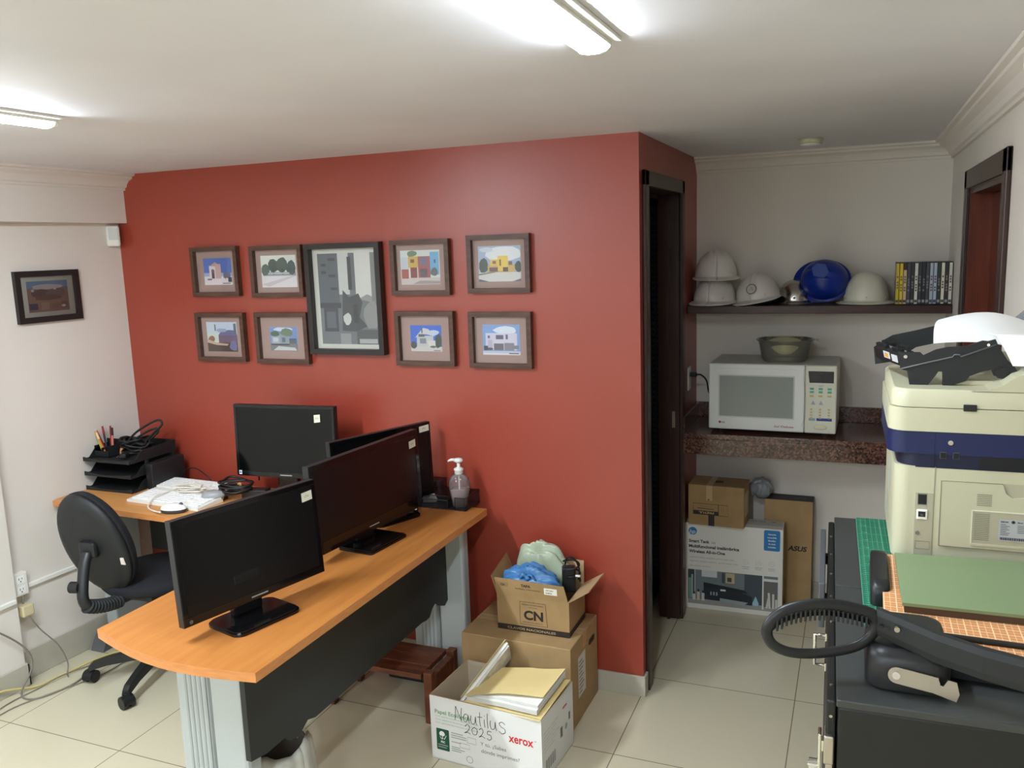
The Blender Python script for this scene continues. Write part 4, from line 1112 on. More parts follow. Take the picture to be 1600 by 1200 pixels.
p = P_(.355, .12); m.stroke([(p[0] + .013 * math.cos(k * .33), p[1] + .013 * math.sin(k * .33)) for k in range(20)], .0016, GY, F)
m.text('Y tú. ¿Sabes', *P_(.46, .395), .020, GY, F, bold=0, width=w * .23)
m.text('dónde imprimes?', *P_(.465, .285), .020, GY, F, bold=0, width=w * .34)
m.text('xerox', *P_(.715, .565), .046, RED_, F, bold=1.2, width=w * .215)
m.stroke([P_(.94, .66), P_(.955, .66)], .002, RED_, F)
g0 = P_(.83, .0)
m.poly([(g0[0], .001), (w / 2, .001), (w / 2, .062), (g0[0] + .046, .030)], K(96, 186, 84), F, .0005)
m.poly([(g0[0] - .004, .001), (g0[0] + .034, .001), (g0[0] + .040, .022), (g0[0] + .012, .034), (g0[0] - .004, .036)], K(150, 152, 152), F, .0007)
# right side print
for k in range(6): m.text('papel bond blanco ecologico multiusos', -d / 2 + .02, .185 - .014 * k, .008, LG, FR, width=.13 - .02 * (k % 3), bold=0)
m.text('xerox', .045, .190, .016, RED_, FR, bold=2)
for k in range(14): m.rect(-.115 + k * .0062, .035, -.115 + k * .0062 + (.0022, .0038, .0014)[k % 3], .080, K(70, 72, 72), FR)
m.rect(.02, .09, .04, .13, GY, FR); m.disc(.075, .11, .012, LG, FR); m.rect(.10, .12, .115, .15, GY, FR)
m.build('carton', t)
m = MB()
PEN = K(36, 34, 34)
def hand(strokes, ox, oy, s):
    for st in strokes:
        pv = [Vector((ox + x * s, oy + y * s, 0)) for x, y in st]
        if len(pv) > 2: pv = smooth_path(pv, 5)
        m.stroke([(p.x, p.y) for p in pv], .0022, PEN, F, .0010)
ox, oy = P_(.235, .70)
s_ = .052
hand([[(0, 0), (.05, .5), (.08, 1.05)], [(.08, 1.05), (.30, .5), (.52, .02)], [(.50, 0), (.50, .55), (.55, 1.0)]], ox, oy, s_)                                   # N
hand([[(1.05, .55), (.85, .62), (.68, .35), (.74, .05), (.95, .12), (1.06, .55), (1.08, .2), (1.16, .0)]], ox, oy, s_)                                        # a
hand([[(1.28, .6), (1.26, .2), (1.40, -.02), (1.58, .15), (1.64, .6), (1.66, .2), (1.74, -.02)]], ox, oy, s_)                                               # u
hand([[(1.98, 1.0), (1.96, .4), (2.02, -.05)], [(1.78, .62), (2.18, .66)]], ox, oy, s_)                                                                      # t
hand([[(2.32, .55), (2.33, .25), (2.36, -.04)], [(2.33, .78), (2.35, .84)]], ox, oy, s_)                                                                     # i
hand([[(2.58, 1.05), (2.56, .5), (2.60, -.06)]], ox, oy, s_)                                                                                                # l
hand([[(2.80, .58), (2.78, .18), (2.92, -.06), (3.12, .1), (3.18, .56), (3.20, .15), (3.28, -.08)]], ox, oy, s_)                                            # u
hand([[(3.92, .52), (3.70, .66), (3.48, .52), (3.62, .30), (3.88, .18), (3.90, -.08), (3.66, -.20), (3.44, -.06)]], ox, oy, s_)                             # s
ox, oy = P_(.33, .53); s_ = .036
hand([[(-.05, .7), (.2, 1.0), (.45, .75), (.25, .3), (-.15, .0), (.2, .12), (.55, .0)]], ox, oy, s_)
hand([[(1.0, .85), (.72, .55), (.85, .08), (1.2, .12), (1.32, .6), (1.0, .88)]], ox, oy, s_)
hand([[(1.55, .7), (1.8, .95), (2.0, .65), (1.8, .2), (1.5, -.08), (1.85, .08), (2.2, -.08)]], ox, oy, s_)
hand([[(2.95, .8), (2.55, .8), (2.48, .45), (2.8, .42), (2.92, .1), (2.65, -.15), (2.4, .0)], [(3.25, -.1), (3.28, -.08)]], ox, oy, s_)
o = m.build('handwriting', t); o['label'] = 'black marker handwriting'

XW = t.matrix_basis.copy()
XW = T(-0.405, -0.548, 0) @ RZ(-3.8)
# upright files in the carton
FC = [(226, 206, 150), (206, 186, 130), (230, 228, 222), (214, 196, 142), (196, 176, 124), (232, 230, 224), (222, 200, 140), (210, 190, 136), (228, 226, 218), (218, 198, 140), (202, 182, 128)]
FL = ['leftmost file standing in the white paper carton', 'second file from the left standing in the white paper carton', 'third file from the left, white papers standing in the white paper carton', 'fourth file from the left standing in the white paper carton',
      'fifth file from the left standing in the white paper carton', 'middle white papers standing in the white paper carton', 'fifth file from the right standing in the white paper carton', 'fourth file from the right standing in the white paper carton',
      'third file from the right, white papers standing in the white paper carton', 'second file from the right standing in the white paper carton', 'rightmost file standing in the white paper carton']
for k in range(11):
    x = -.085 + k * .0275
    t = thing('file_folder', FL[k], 'file', (0, 0, 0), group='files standing in the white paper carton')
    t.matrix_world = XW @ T(x, 0, .0045) @ RZ(0)
    hh = .222 + .006 * ((k * 5) % 3)
    MB().b2(-.008, .008, -d / 2 + .010, d / 2 - .012, 0, hh - .006, PAPERE).build('papers', t)
    m = MB()
    for s in (-1, 1):
        m.b2(s * .0105 - .0007, s * .0105 + .0007, -d / 2 + .008, d / 2 - .010, 0, hh + .003 * s, K(*FC[k], .65))
    m.build('cover', t)
# manila folder full of papers lying across the files
t = thing('manila_folder', 'yellow manila folder stuffed with papers, lying curled across the white paper carton', 'folder', (0, 0, 0))
t.matrix_world = XW @ T(.070, -.012, .246) @ RZ(-4)
def lower(u, v):
    x = -.150 + .300 * u; y = -.118 + .235 * v
    return Vector((x, y, .002 + .034 * max(0, u - .55) ** 1.3 * (.3 + v) * 1.4 + .020 * v * u))
def up(u, v, k, extra=0.0):
    p = lower(u, v); th = .004 + .036 * min(1, .35 + 1.3 * u) + extra
    return p + Vector((.004 * k * u, 0, th * k))
MB().sheet(lambda u, v: up(u, v, .04) + Vector((.012 * u, -.012 * (1 - v), -.003)), 16, 10, MANILA, .0012).build('back_cover', t)
m = MB()
m.sheet(lambda u, v: up(.01 + .96 * u, .02 + .96 * v, .62), 16, 10, PAPER, Vector((0, 0, -.017)), mb=PAPERE)
m.sheet(lambda u, v: up(.02 + .93 * u, .05 + .93 * v, .92) + Vector((.004, .004, 0)), 16, 10, PAPER, Vector((0, 0, -.010)), mb=PAPERE)
m.build('papers', t)
MB().sheet(lambda u, v: up(u * .97, v, 1.04) + Vector((0, -.004 + .05 * (1 - u) * 0, .012 * max(0, u - .5) * 2 * (1 - v) + .010 * math.sin(PI * u) * (1 - v))) + Vector((0, .055 * u * (1 - v), 0)), 18, 12, MANILA, .0012).build('front_cover', t)
# leaning stack
t = thing('paper_stack', 'thick stack of papers in a pale folder leaning in the white paper carton', 'paper stack', (0, 0, 0))
Xs = frame((-.505, -.668, .222), Vector((.085, .205, .128)), Vector((-.30, .15, -.94)))
t.matrix_world = Xs
L_, Wd = .285, .10
MB().b2(0, L_, 0, Wd, .004, .026, PAPERE).b2(.008, L_ + .004, -.006, Wd, .012, .020, PAPER).build('papers', t)
MB().b2(.02, L_ + .010, -.010, Wd, .0275, .0295, KRAFT).b2(0.0, L_, 0, Wd, .0262, .0272, KRAFT).build('cover', t)
# ---------------------------------------------------------------- alcove: shelf, counter and what stands on them
o = MB().b2(0.001, RW - .001, .952, D - .001, 1.515, 1.553, SHELFWOOD, .003).build('wall_shelf')
tag(o, 'dark wooden shelf across the alcove holding the helmets and disc cases', 'shelf')
t = thing('granite_counter', 'brown granite counter under the shelf, carrying the microwave', 'counter', (0, 0, 0))
MB().b2(0.001, RW - .001, .80, D - .001, .925, .950, GRANITE, .003).build('countertop', t)
MB().b2(0.001, RW - .001, .80, .825, .848, .925, GRANITE, .002).build('apron', t)
MB().b2(0.001, RW - .001, D - .022, D - .001, .950, 1.027, GRANITE, .002).b2(.001, .020, .80, D - .022, .950, 1.027, GRANITE, .002).build('backsplash', t)

t = thing('microwave_oven', 'white microwave oven with keypad standing on the granite counter', 'microwave', (.415, .858, .950), -1.0)
w, h, d = .578, .318, .345
m = MB().b2(-w / 2, w / 2, .012, d, .018, .018 + h, K(196, 194, 186, .4), .006)
for sx in (-.24, .24):
    for sy in (.05, .30): m.cyl((sx, sy, 0), (sx, sy, .02), .014, PLASTBLK, 12)
m.build('cabinet', t)
XD = .150
MWW = M('microwave_white', (226, 228, 224), .3)
F = frame((0, 0, .018), (1, 0, 0), (0, 0, 1))
dr = MB().b2(-w / 2, XD, -.008, .012, .018, .018 + h, MWW, .006)
do = dr.build('door', t)
F2 = frame((0, -.008, .018), (1, 0, 0), (0, 0, 1))
m = MB()
m.prism(rrect(-w / 2 + .046, .060, XD - .044, h - .052, .004), -.0005, .0015, K(200, 202, 200), 'xy', F2)
m.poly(rrect(-w / 2 + .052, .066, XD - .050, h - .058, .003), M('microwave_window', (134, 142, 138), .12), F2, .0019)
m.build('window', do)
m = MB()
m.disc(-w / 2 + .054, .034, .006, K(170, 40, 60), F2, .0006); m.text('LG', -w / 2 + .063, .0295, .0115, K(90, 92, 96), F2, bold=2)
m.text('Sol Deluxe', XD - .135, .020, .014, K(160, 60, 70), F2, bold=1, shear=.3, width=.088)
m.build('printed_logo', do)
m = MB()
m.stroke([(XD - .010, .03), (XD + .004, .08), (XD + .006, .16), (XD - .006, .26), (XD - .004, .30)], .0015, K(160, 162, 156), F2, .0008)
m.stroke([(-w / 2 + .02, h - .022), (XD - .03, h - .022)], .0012, K(196, 198, 194), F2, .0006)
m.build('moulding_line', do)
p = MB().b2(XD + .001, w / 2, -.007, .012, .018, .018 + h, M('microwave_panel', (216, 214, 196), .35), .006).build('control_panel', t)
F3 = frame((0, -.007, .018), (1, 0, 0), (0, 0, 1))
cx0, cx1 = XD + .018, w / 2 - .014
MB().poly([(cx0 - .004, h - .026), (cx1, h - .026), (cx1, h - .080), (cx0 + .002, h - .080)], K(16, 18, 28, .15), F3, .0008).text('12:00', (cx0 + cx1) / 2, h - .040, .008, K(60, 66, 84), F3, .0012, align='c').build('display', p)
m = MB()
kx = [cx0 + .012 + (cx1 - cx0 - .030) * i / 2 for i in range(3)]
for j in range(2):
    for i in range(3): m.b2(kx[i] - .008, kx[i] + .010, -.0082, -.007, .018 + h - .108 - j * .015 - .005, .018 + h - .108 - j * .015 + .005, K(96, 170, 146), .0004)
for i in range(3): m.b2(kx[i] - .008, kx[i] + .010, -.0082, -.007, .018 + h - .146, .018 + h - .137, K(206, 176, 110), .0004)
for i in range(2): m.poly([(cx0 + .010 + i * .034, h - .182), (cx0 + .030 + i * .034, h - .182), (cx0 + .020 + i * .034, h - .162)], K(170, 174, 190), F3, .0007)
for j in range(4):
    for i in range(3): m.b2(kx[i] - .005, kx[i] + .006, -.0082, -.007, .018 + h - .204 - j * .0135 - .0045, .018 + h - .204 - j * .0135 + .0045, K(206, 190, 140), .0004)
m.b2(cx0 + .002, cx0 + .030, -.0082, -.007, .018 + .060, .018 + .072, K(140, 158, 166), .0004)
m.b2(cx0 + .036, cx1 - .004, -.0082, -.007, .018 + .060, .018 + .073, K(52, 62, 140), .0004)
for j in range(4):
    for i in range(3): m.text('123456789*0#'[j * 3 + i], kx[i], h - .207 - j * .0135, .007, K(70, 66, 60), F3, .0016, 0, align='c')
m.text('EXPRESS', (cx0 + cx1) / 2, h - .096, .006, K(70, 110, 100), F3, .0006, 0, align='c')
m.build('keypad', p)
MB().lathe([(.030, 0), (.029, .003), (.024, .004), (0, .004)], M('microwave_button', (214, 210, 184), .35), 28, X=F3 @ T((cx0 + cx1) / 2, .030, 0), sy=.42).build('door_button', p)

t = thing('glass_bowl', 'amber tinted glass bowl standing on the microwave', 'bowl', (.462, 1.005, 1.2865))
MB().lathe([(0, .003), (.100, .003), (.106, .010), (.118, .075), (.126, .098), (.133, .100), (.134, .104), (.124, .104), (.112, .075), (.100, .012), (0, .009)], BOWLG, 48, close=False).build('bowl_body', t)
MB().lathe([(.098, 0), (.101, .004), (.095, .004), (.093, 0), (.098, 0)], BOWLG, 48, close=False).build('foot_ring', t)
MB().prism(rrect(.128, -.03, .150, .03, .010), .097, .103, BOWLG, 'xy').build('handle', t)

t = thing('wall_outlet', 'white outlet plate with black plug on the dark red closet wall', 'outlet', (0, 1.015, 1.185))
MB().b2(0, .006, -.036, .036, -.058, .058, WHITEPL, .002).build('face_plate', t)
MB().b2(.006, .007, -.016, .016, -.04, .04, K(214, 212, 204)).build('socket_face', t)
t = thing('black_cable', 'black microwave power cord plugged into the outlet on the closet wall', 'cable', (.009, 1.005, 1.205))
MB().b2(0, .034, -.011, .011, -.010, .012, PLASTBLK, .004).build('plug', t)
MB().tube([(.03, 0, .0), (.055, .0, .0), (.080, .01, -.03), (.088, .03, -.09), (.100, .09, -.14), (.112, .12, -.16)], .004, CABLEB, 7, sub=6).build('cord', t)

# helmets
def helmet(label, X, mat, peak=.045, brim=.012, full=False, name='safety_helmet', ridges=True, hx=.118, hy=.100, hz=.118, emblem=None, band=True):
    t = thing(name, label, 'helmet', (0, 0, 0), group='safety helmets on the alcove shelf')
    t.matrix_world = X
    prof = [(0.0, 1.0)] + [(math.sin(rad(a)), math.cos(rad(a))) for a in range(6, 91, 6)]
    nth = 72
    def lip(a, k):
        f = max(0, math.cos(a)); b = max(0, -math.cos(a))
        out = brim + (0 if full else peak * f ** 1.6)
        dz = (-.010 if full else -.006 - .008 * f)
        return out * k, dz * k
    def fn(u, v):
        a = 2 * PI * u
        if v <= .8:
            q = v / .8; n = len(prof) - 1; i = min(n - 1, int(q * n)); f = q * n - i
            s_ = prof[i][0] * (1 - f) + prof[i + 1][0] * f; c_ = prof[i][1] * (1 - f) + prof[i + 1][1] * f
            s2 = s_ ** .86 if s_ > 0 else 0
            x = hx * s2 * math.cos(a); y = hy * s2 * math.sin(a); z = .018 + hz * c_
            if ridges and not full:
                rr = .007 * (math.exp(-(y / .010) ** 2) + .7 * math.exp(-((abs(y) - .032) / .007) ** 2)) * max(0, 1 - (abs(x) / (hx * .92)) ** 4) * (1 if c_ > .25 else c_ / .25)
                z += rr * c_; x *= 1 + .2 * rr; y *= 1 + .2 * rr
            return (x, y, z)
        k = (v - .8) / .2
        o_, dz = lip(a, k)
        return ((hx + o_) * math.cos(a), (hy + o_) * math.sin(a), .018 + dz)
    MB().sheet(fn, nth, 30, mat).build('shell', t, solid=.0025)
    m = MB()
    for s in range(6 if full else 4):
        a = rad(30 + s * 60) if full else rad((40, 140, 220, 320)[s])
        m.lathe([(.006, 0), (.005, .003), (0, .004)], mat, 12, X=frame(((hx * 1.0) * math.cos(a), (hy * 1.0) * math.sin(a), .036), (-math.sin(a), math.cos(a), 0), (0, 0, 1)))
    m.build('rivet', t)
    if band:
        MB().lathe([(.080, -.008), (.083, .0), (.083, .03), (.079, .03), (.077, .0), (.080, -.008)], PLASTBLK, 36, sx=1.16, close=False).build('suspension_band', t)
    if emblem: emblem(t)
    return t
def emb(t):
    Xe = frame((.115, .012, .072), (0, 1, 0), (-.42, 0, 1))
    m = MB().disc(0, 0, .026, K(120, 116, 108, .4), Xe, .003).disc(0, 0, .0215, K(206, 202, 194, .35), Xe, .0034)
    m.stroke([(-.009, -.006), (.0, .009), (.009, -.006)], .002, K(130, 126, 120), Xe, .0038).stroke([(.004, -.010), (.004, .010)], .0016, K(130, 126, 120), Xe, .0039)
    o = m.build('round_emblem', t)
SH = 1.553
helmet('lower white helmet of the stack at the left end of the shelf', T(.118, 1.085, SH - .001) @ RZ(-98) @ T(0, 0, 0), HATW, band=False)
helmet('upper white helmet stacked on another at the left end of the shelf', T(.122, 1.085, SH + .118) @ RZ(-80), HATW, hz=.125, hx=.112, band=False)
helmet('white helmet with a round emblem, tilted beside the stacked helmets', T(.330, 1.090, SH + .008) @ RY(-9) @ RZ(-102), HATW, emblem=emb)
helmet('silver metal helmet half hidden behind the blue helmet', T(.498, 1.132, SH - .007) , ALU, full=True, brim=.028, hx=.086, hy=.086, hz=.100, ridges=False, band=False)
def facet(t):
    Xe = frame((.0, .0, .1385), (1, 0, 0), (0, 1, 0))
    MB().poly([(.045, -.012), (.030, .028), (-.018, .034), (-.036, .004), (-.012, -.034), (.026, -.036)], K(70, 92, 160, .15), Xe, .0015).build('top_sticker', t)
zb = Vector((-.10, -.90, .42)).normalized(); xb = Vector((-.96, .05, .12)); yb = zb.cross(xb).normalized(); xb = yb.cross(zb)
Xb = Matrix(((xb.x, yb.x, zb.x, .632), (xb.y, yb.y, zb.y, 1.110), (xb.z, yb.z, zb.z, SH + .099), (0, 0, 0, 1)))
helmet('blue helmet lying tipped over with its top toward the room', Xb, HATB, peak=.028, hx=.106, hy=.095, hz=.108, emblem=facet)
helmet('cream full brim helmet next to the disc cases', T(.815, 1.088, SH - .006), HATC, full=True, brim=.036, hx=.096, hy=.096, hz=.132, ridges=False, name='full_brim_helmet', band=False)

# disc cases
DV = [('black', (44, 44, 46), (196, 176, 40), 'disc case with a yellow green spine at the left end of the row'),
      ('black', (60, 52, 30), (222, 184, 40), 'disc case with a bright yellow spine, second from the left'),
      ('black', (40, 36, 36), (206, 178, 140), 'disc case with a cream spine and dark top, third from the left'),
      ('black', (30, 30, 36), (66, 68, 80), 'slate grey disc case, fourth from the left in the row'),
      ('black', (28, 28, 30), (48, 46, 50), 'dark disc case, fifth from the left in the row'),
      ('black', (30, 30, 32), (214, 212, 206), 'disc case with a white spine between dark ones, sixth from the left'),
      ('black', (28, 28, 30), (52, 54, 60), 'dark disc case right of the white spined one'),
      ('black', (28, 28, 30), (40, 44, 52), 'dark disc case in the middle of the row, eighth from the left'),
      ('black', (28, 28, 30), (70, 72, 78), 'grey disc case, ninth from the left in the row'),
      ('black', (30, 30, 32), (170, 178, 190), 'disc case with a pale grey spine, tenth from the left'),
      ('black', (30, 30, 32), (178, 190, 206), 'disc case with a pale blue spine, eleventh from the left'),
      ('black', (28, 30, 28), (48, 62, 56), 'dark green disc case right of the pale blue one'),
      ('black', (30, 30, 30), (220, 214, 198), 'disc case with a cream white spine, third from the right'),
      ('black', (28, 26, 26), (58, 48, 44), 'dark brown disc case, second from the right'),
      ('black', (30, 30, 30), (206, 204, 196), 'disc case with an off white spine at the right end of the row')]
xk = .9355
for k, (_, cc, sp, lab) in enumerate(DV):
    t = thing('disc_case', lab, 'disc case', (xk, .975, SH), group='disc cases on the alcove shelf')
    th = .0146
    MB().b2(.0003, th - .0003, 0, .135, 0, .188, K(*cc, .35), .0012).build('case', t)
    F = frame((th / 2, 0, 0), (1, 0, 0), (0, 0, 1))
    m = MB().rect(-th / 2 + .0012, .004, th / 2 - .0012, .184, K(*sp, .3), F, .0005)
    dk = sum(sp) < 300
    m.rect(-th / 2 + .002, .010, th / 2 - .002, .022, K(150, 150, 150) if dk else K(70, 70, 74), F, .0008)
    for j in range(6):
        if (j * 7 + k * 3) % 4: m.rect(-th / 2 + .004, .060 + j * .012, th / 2 - .004, .068 + j * .012, K(130, 126, 124) if dk else K(96, 84, 70), F, .0008)
    if k == 2: m.rect(-th / 2 + .0012, .155, th / 2 - .0012, .184, K(60, 30, 30), F, .0009)
    m.build('spine_sleeve', t)
    if k == 0: MB().add([(.0, .004, .004), (.0, .131, .004), (.0, .131, .184), (.0, .004, .184)], [(0, 1, 2, 3)], K(150, 146, 140, .3)).build('cover_sleeve', t)
    xk += th + .0006

# ---------------------------------------------------------------- under the counter
t = thing('printer_carton', 'white printer carton with a printed picture, on the floor under the counter', 'box', (.236, .935, 0), 2.0)
w, d, h = .480, .135, .455
m = MB().b2(-w / 2, w / 2, 0, d, 0, h, K(222, 220, 212, .5), .002)
F = frame((0, 0, 0), (1, 0, 0), (0, 0, 1)); FT = frame((0, 0, h), (1, 0, 0), (0, 1, 0)); FR = frame((w / 2, 0, 0), (0, 1, 0), (0, 0, 1))
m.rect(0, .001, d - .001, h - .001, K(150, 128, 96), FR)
m.rect(-.02, .05, w / 2 - .005, d - .004, K(196, 194, 186), FT)
m.text('Smart Tank', .06, .100, .020, K(110, 110, 106), FT, bold=1); m.text('hp', .18, .100, .020, K(100, 104, 106), FT, bold=2)
BL = K(40, 120, 180); BK = K(46, 46, 48)
def Q(u, v): return (-w / 2 + u * w, v * h)
m.disc(*Q(.085, .91), .021, BL, F, .0005); 
m.text('hp', *Q(.052, .882), .030, PAPER, F, .001, 0, shear=.2, width=.028)
m.text('Smart Tank', *Q(.045, .778), .022, BK, F, bold=2, width=w * .215); m.text('500', *Q(.28, .778), .014, K(150, 150, 146), F, bold=1)
m.text('Multifuncional inalámbrica', *Q(.045, .718), .022, BK, F, bold=2, width=w * .52)
m.text('Wireless All-in-One', *Q(.045, .658), .022, BK, F, bold=2, width=w * .375)
for k, (v, wd) in enumerate(((.60, .46), (.555, .50), (.50, .22))): m.text('imprime copia escanea  print copy scan', *Q(.05, v), .010, K(140, 140, 138), F, bold=0, width=w * wd)
a, b = Q(.81, .752), Q(.97, .985)
m.poly(rrect(a[0], a[1], b[0], b[1], .008), BL, F)
for k in range(5): m.text(('Garantia', 'extendida', 'Botellas', 'de tinta', 'incluidas')[k], (a[0] + b[0]) / 2, b[1] - .024 - .0165 * k, .011, PAPER, F, .001, 1, align='c')
for k in range(3):
    c = Q(.63 + .13 * k, .60)
    m.stroke([(c[0] + .013 * math.cos(i * .35), c[1] + .013 * math.sin(i * .35)) for i in range(19)], .0012, K(170, 170, 166), F)
    m.stroke([(c[0] - .005, c[1] - .003), (c[0], c[1] + .005), (c[0] + .005, c[1] - .003)], .0014, K(160, 160, 156), F)
    m.rect(c[0] - .018, c[1] - .027, c[0] + .018, c[1] - .023, K(180, 180, 176), F); m.rect(c[0] - .015, c[1] - .036, c[0] + .015, c[1] - .032, K(186, 186, 182), F)
def R_(u0, v0, u1, v1, c, z): p = Q(u0, v0); q = Q(u1, v1); m.rect(p[0], p[1], q[0], q[1], K(*c), F, z)
R_(.035, .055, .955, .46, (112, 124, 128), .0005)
R_(.035, .055, .955, .115, (150, 150, 146), .0007)
R_(.035, .115, .105, .46, (56, 62, 66), .0007); R_(.04, .12, .07, .36, (110, 150, 138), .0009); R_(.07, .12, .09, .40, (140, 168, 160), .0009); R_(.105, .10, .112, .46, (216, 216, 210), .0009)
R_(.18, .385, .34, .46, (206, 208, 206), .0009); R_(.39, .33, .42, .45, (70, 74, 78), .0009); R_(.43, .335, .52, .45, (190, 174, 140), .0009); R_(.445, .35, .49, .40, (70, 66, 60), .0011)
R_(.62, .115, .80, .46, (66, 76, 84), .0007); R_(.80, .07, .815, .46, (220, 220, 214), .0010); R_(.815, .10, .955, .40, (104, 104, 100), .0009); R_(.815, .40, .955, .43, (214, 214, 208), .0010)
for u, c, tp in ((.085, (206, 206, 206), .20), (.13, (206, 190, 170), .23), (.18, (216, 206, 204), .22)):
    R_(u, .10, u + .03, tp - .03, c, .0010); R_(u + .005, tp - .03, u + .025, tp, (40, 46, 56), .0011)
p = [Q(.20, .12), Q(.70, .10), Q(.70, .20), Q(.62, .235), Q(.20, .31)]
m.poly(p, K(34, 42, 52), F, .0010)
m.poly([Q(.20, .27), Q(.66, .235), Q(.62, .27), Q(.20, .32)], K(24, 30, 38), F, .0012); R_(.375, .235, .43, .255, (226, 228, 228), .0014)
m.poly([Q(.37, .115), Q(.62, .095), Q(.66, .13), (Q(.37, .15))], K(150, 160, 166), F, .0014)
for u in (.27, .30, .33): R_(u, .175, u + .015, .215, (150, 160, 170), .0014)
c = Q(.735, .14); m.poly([(c[0] - .016, c[1] - .006), (c[0] - .010, c[1] - .016), (c[0] + .010, c[1] - .016), (c[0] + .016, c[1] - .006), (c[0], c[1] + .034)], K(150, 190, 210), F, .0014)
for u, tp, s in ((.835, .21, .02), (.865, .27, -.01), (.90, .26, 0), (.93, .2, .0)): m.poly([Q(u, .09), Q(u + .022, .09), Q(u + .022 + s, tp), Q(u + s, tp)], K(206, 204, 196), F, .0013)
m.build('carton', t)

t = thing('cardboard_box', 'brown carton with a black upside-down print, on top of the printer carton', 'box', (.155, .905, .456), -2)
w, d, h = .275, .175, .208
m = MB().b2(-w / 2, w / 2, 0, d, 0, h, CARD2, .003)
FU = frame((0, 0, h), (-1, 0, 0), (0, 0, -1)); F = frame((0, 0, 0), (1, 0, 0), (0, 0, 1)); FT = frame((0, 0, h), (1, 0, 0), (0, 1, 0))
x0, x1, z0, z1 = -w / 2 + .026, -w / 2 + .198, .056, .112
m.stroke([(x0, z0), (x1, z0), (x1, z1), (x0, z1), (x0, z0)], .0022, INK, F)
m.rect(x0, z0, x0 + .125, z0 + .020, INK, F, .0008); m.rect(x0 + .075, .0, x0 + .105, z0, INK, F, .0008)
m.rect(x0 + .123, z0, x0 + .126, z1, INK, F, .0008)
Fu = frame((x0 + .122, 0, z0 + .018), (-1, 0, 0), (0, 0, -1))
m.text('PRETUL', .010, .003, .014, K(186, 156, 112), frame((x0 + .112, 0, z0 + .0185), (-1, 0, 0), (0, 0, -1)), -.0012 * -1, 2, width=.075)
m.stroke([(x0 + .02, z0 + .032), (x0 + .1, z0 + .030)], .003, INK, F); m.stroke([(x0 + .03, z0 + .042), (x0 + .09, z0 + .042)], .0015, K(110, 88, 60), F)
m.stroke([(x0 + .140, z0 + .014), (x0 + .140, z1 - .012), (x0 + .150, z1 - .012), (x0 + .150, z0 + .014), (x0 + .162, z0 + .014), (x0 + .162, z1 - .02)], .0012, K(110, 88, 60), F)
m.rect(-w / 2 + .09, .13, -w / 2 + .12, h - .002, K(186, 158, 116, .3), F, .0006); m.rect(-w / 2 + .09, .001, -w / 2 + .12, d - .001, K(186, 158, 116, .3), FT, .0006)
m.rect(-w / 2 + .12, .06, -w / 2 + .16, .10, K(60, 50, 38), FT, .0007)
m.disc(-w / 2 + .102, .135, .006, K(40, 32, 26), F, .0009, 3)
m.build('carton', t)
o = MB().b2(w / 2, w / 2 + .001, .03, .12, .05, .17, K(190, 180, 150)).build('side_label', t)

t = thing('cardboard_box', 'tall thin brown carton with black edges against the back wall under the counter', 'box', (.485, 1.118, 0), 0)
w, d, h = .235, .105, .555
m = MB().b2(-w / 2, w / 2, 0, d, 0, h, CARD, .003)
F = frame((0, 0, 0), (1, 0, 0), (0, 0, 1)); FR = frame((w / 2, 0, 0), (0, 1, 0), (0, 0, 1)); FT = frame((0, 0, h), (1, 0, 0), (0, 1, 0))
m.rect(0, 0, d, h, K(40, 36, 34), FR, .0005); m.rect(-w / 2, .001, w / 2, d, K(38, 36, 36), FT, .0005)
m.text('ASUS', .000, .292, .036, K(34, 30, 28), F, bold=2, shear=.2, width=.090, z=.0008)
m.text('ASUS', .02, .04, .026, K(90, 88, 86), FT, bold=1, z=.0009)
m.build('carton', t)
bag('plastic_bag', 'crumpled grey plastic bag between the brown cartons under the counter', GREYBAG, (.345, 1.135, .606), (.055, .040, .053), 7, (.3, -.4, .8), 12, .10, tail=False)

# rack inside the closet
t = thing('server_rack', 'dark perforated rack frame standing inside the closet doorway', 'rack', (-.425, 1.02, 0))
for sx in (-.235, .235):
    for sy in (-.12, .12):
        m = MB().b2(sx - .028, sx + .028, sy - .015, sy + .015, 0, 2.05, K(78, 88, 110, .4), .002)  # post colour lightened to stand in for light missing in the closet
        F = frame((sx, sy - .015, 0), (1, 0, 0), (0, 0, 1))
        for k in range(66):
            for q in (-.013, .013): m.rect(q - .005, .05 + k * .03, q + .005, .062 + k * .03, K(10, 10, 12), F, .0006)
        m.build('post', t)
MB().b2(-.26, .26, -.13, .13, 2.05, 2.08, K(30, 32, 38), .003).build('top_frame', t)
MB().b2(-.26, .26, -.13, .13, .02, .06, K(30, 32, 38), .003).build('base_frame', t)
for z, L in ((.35, 'lowest'), (.95, 'middle'), (1.55, 'upper')):
    MB().b2(-.205, .205, -.10, .13, z, z + .09, K(26, 28, 34, .4), .003).build('equipment_panel', t)
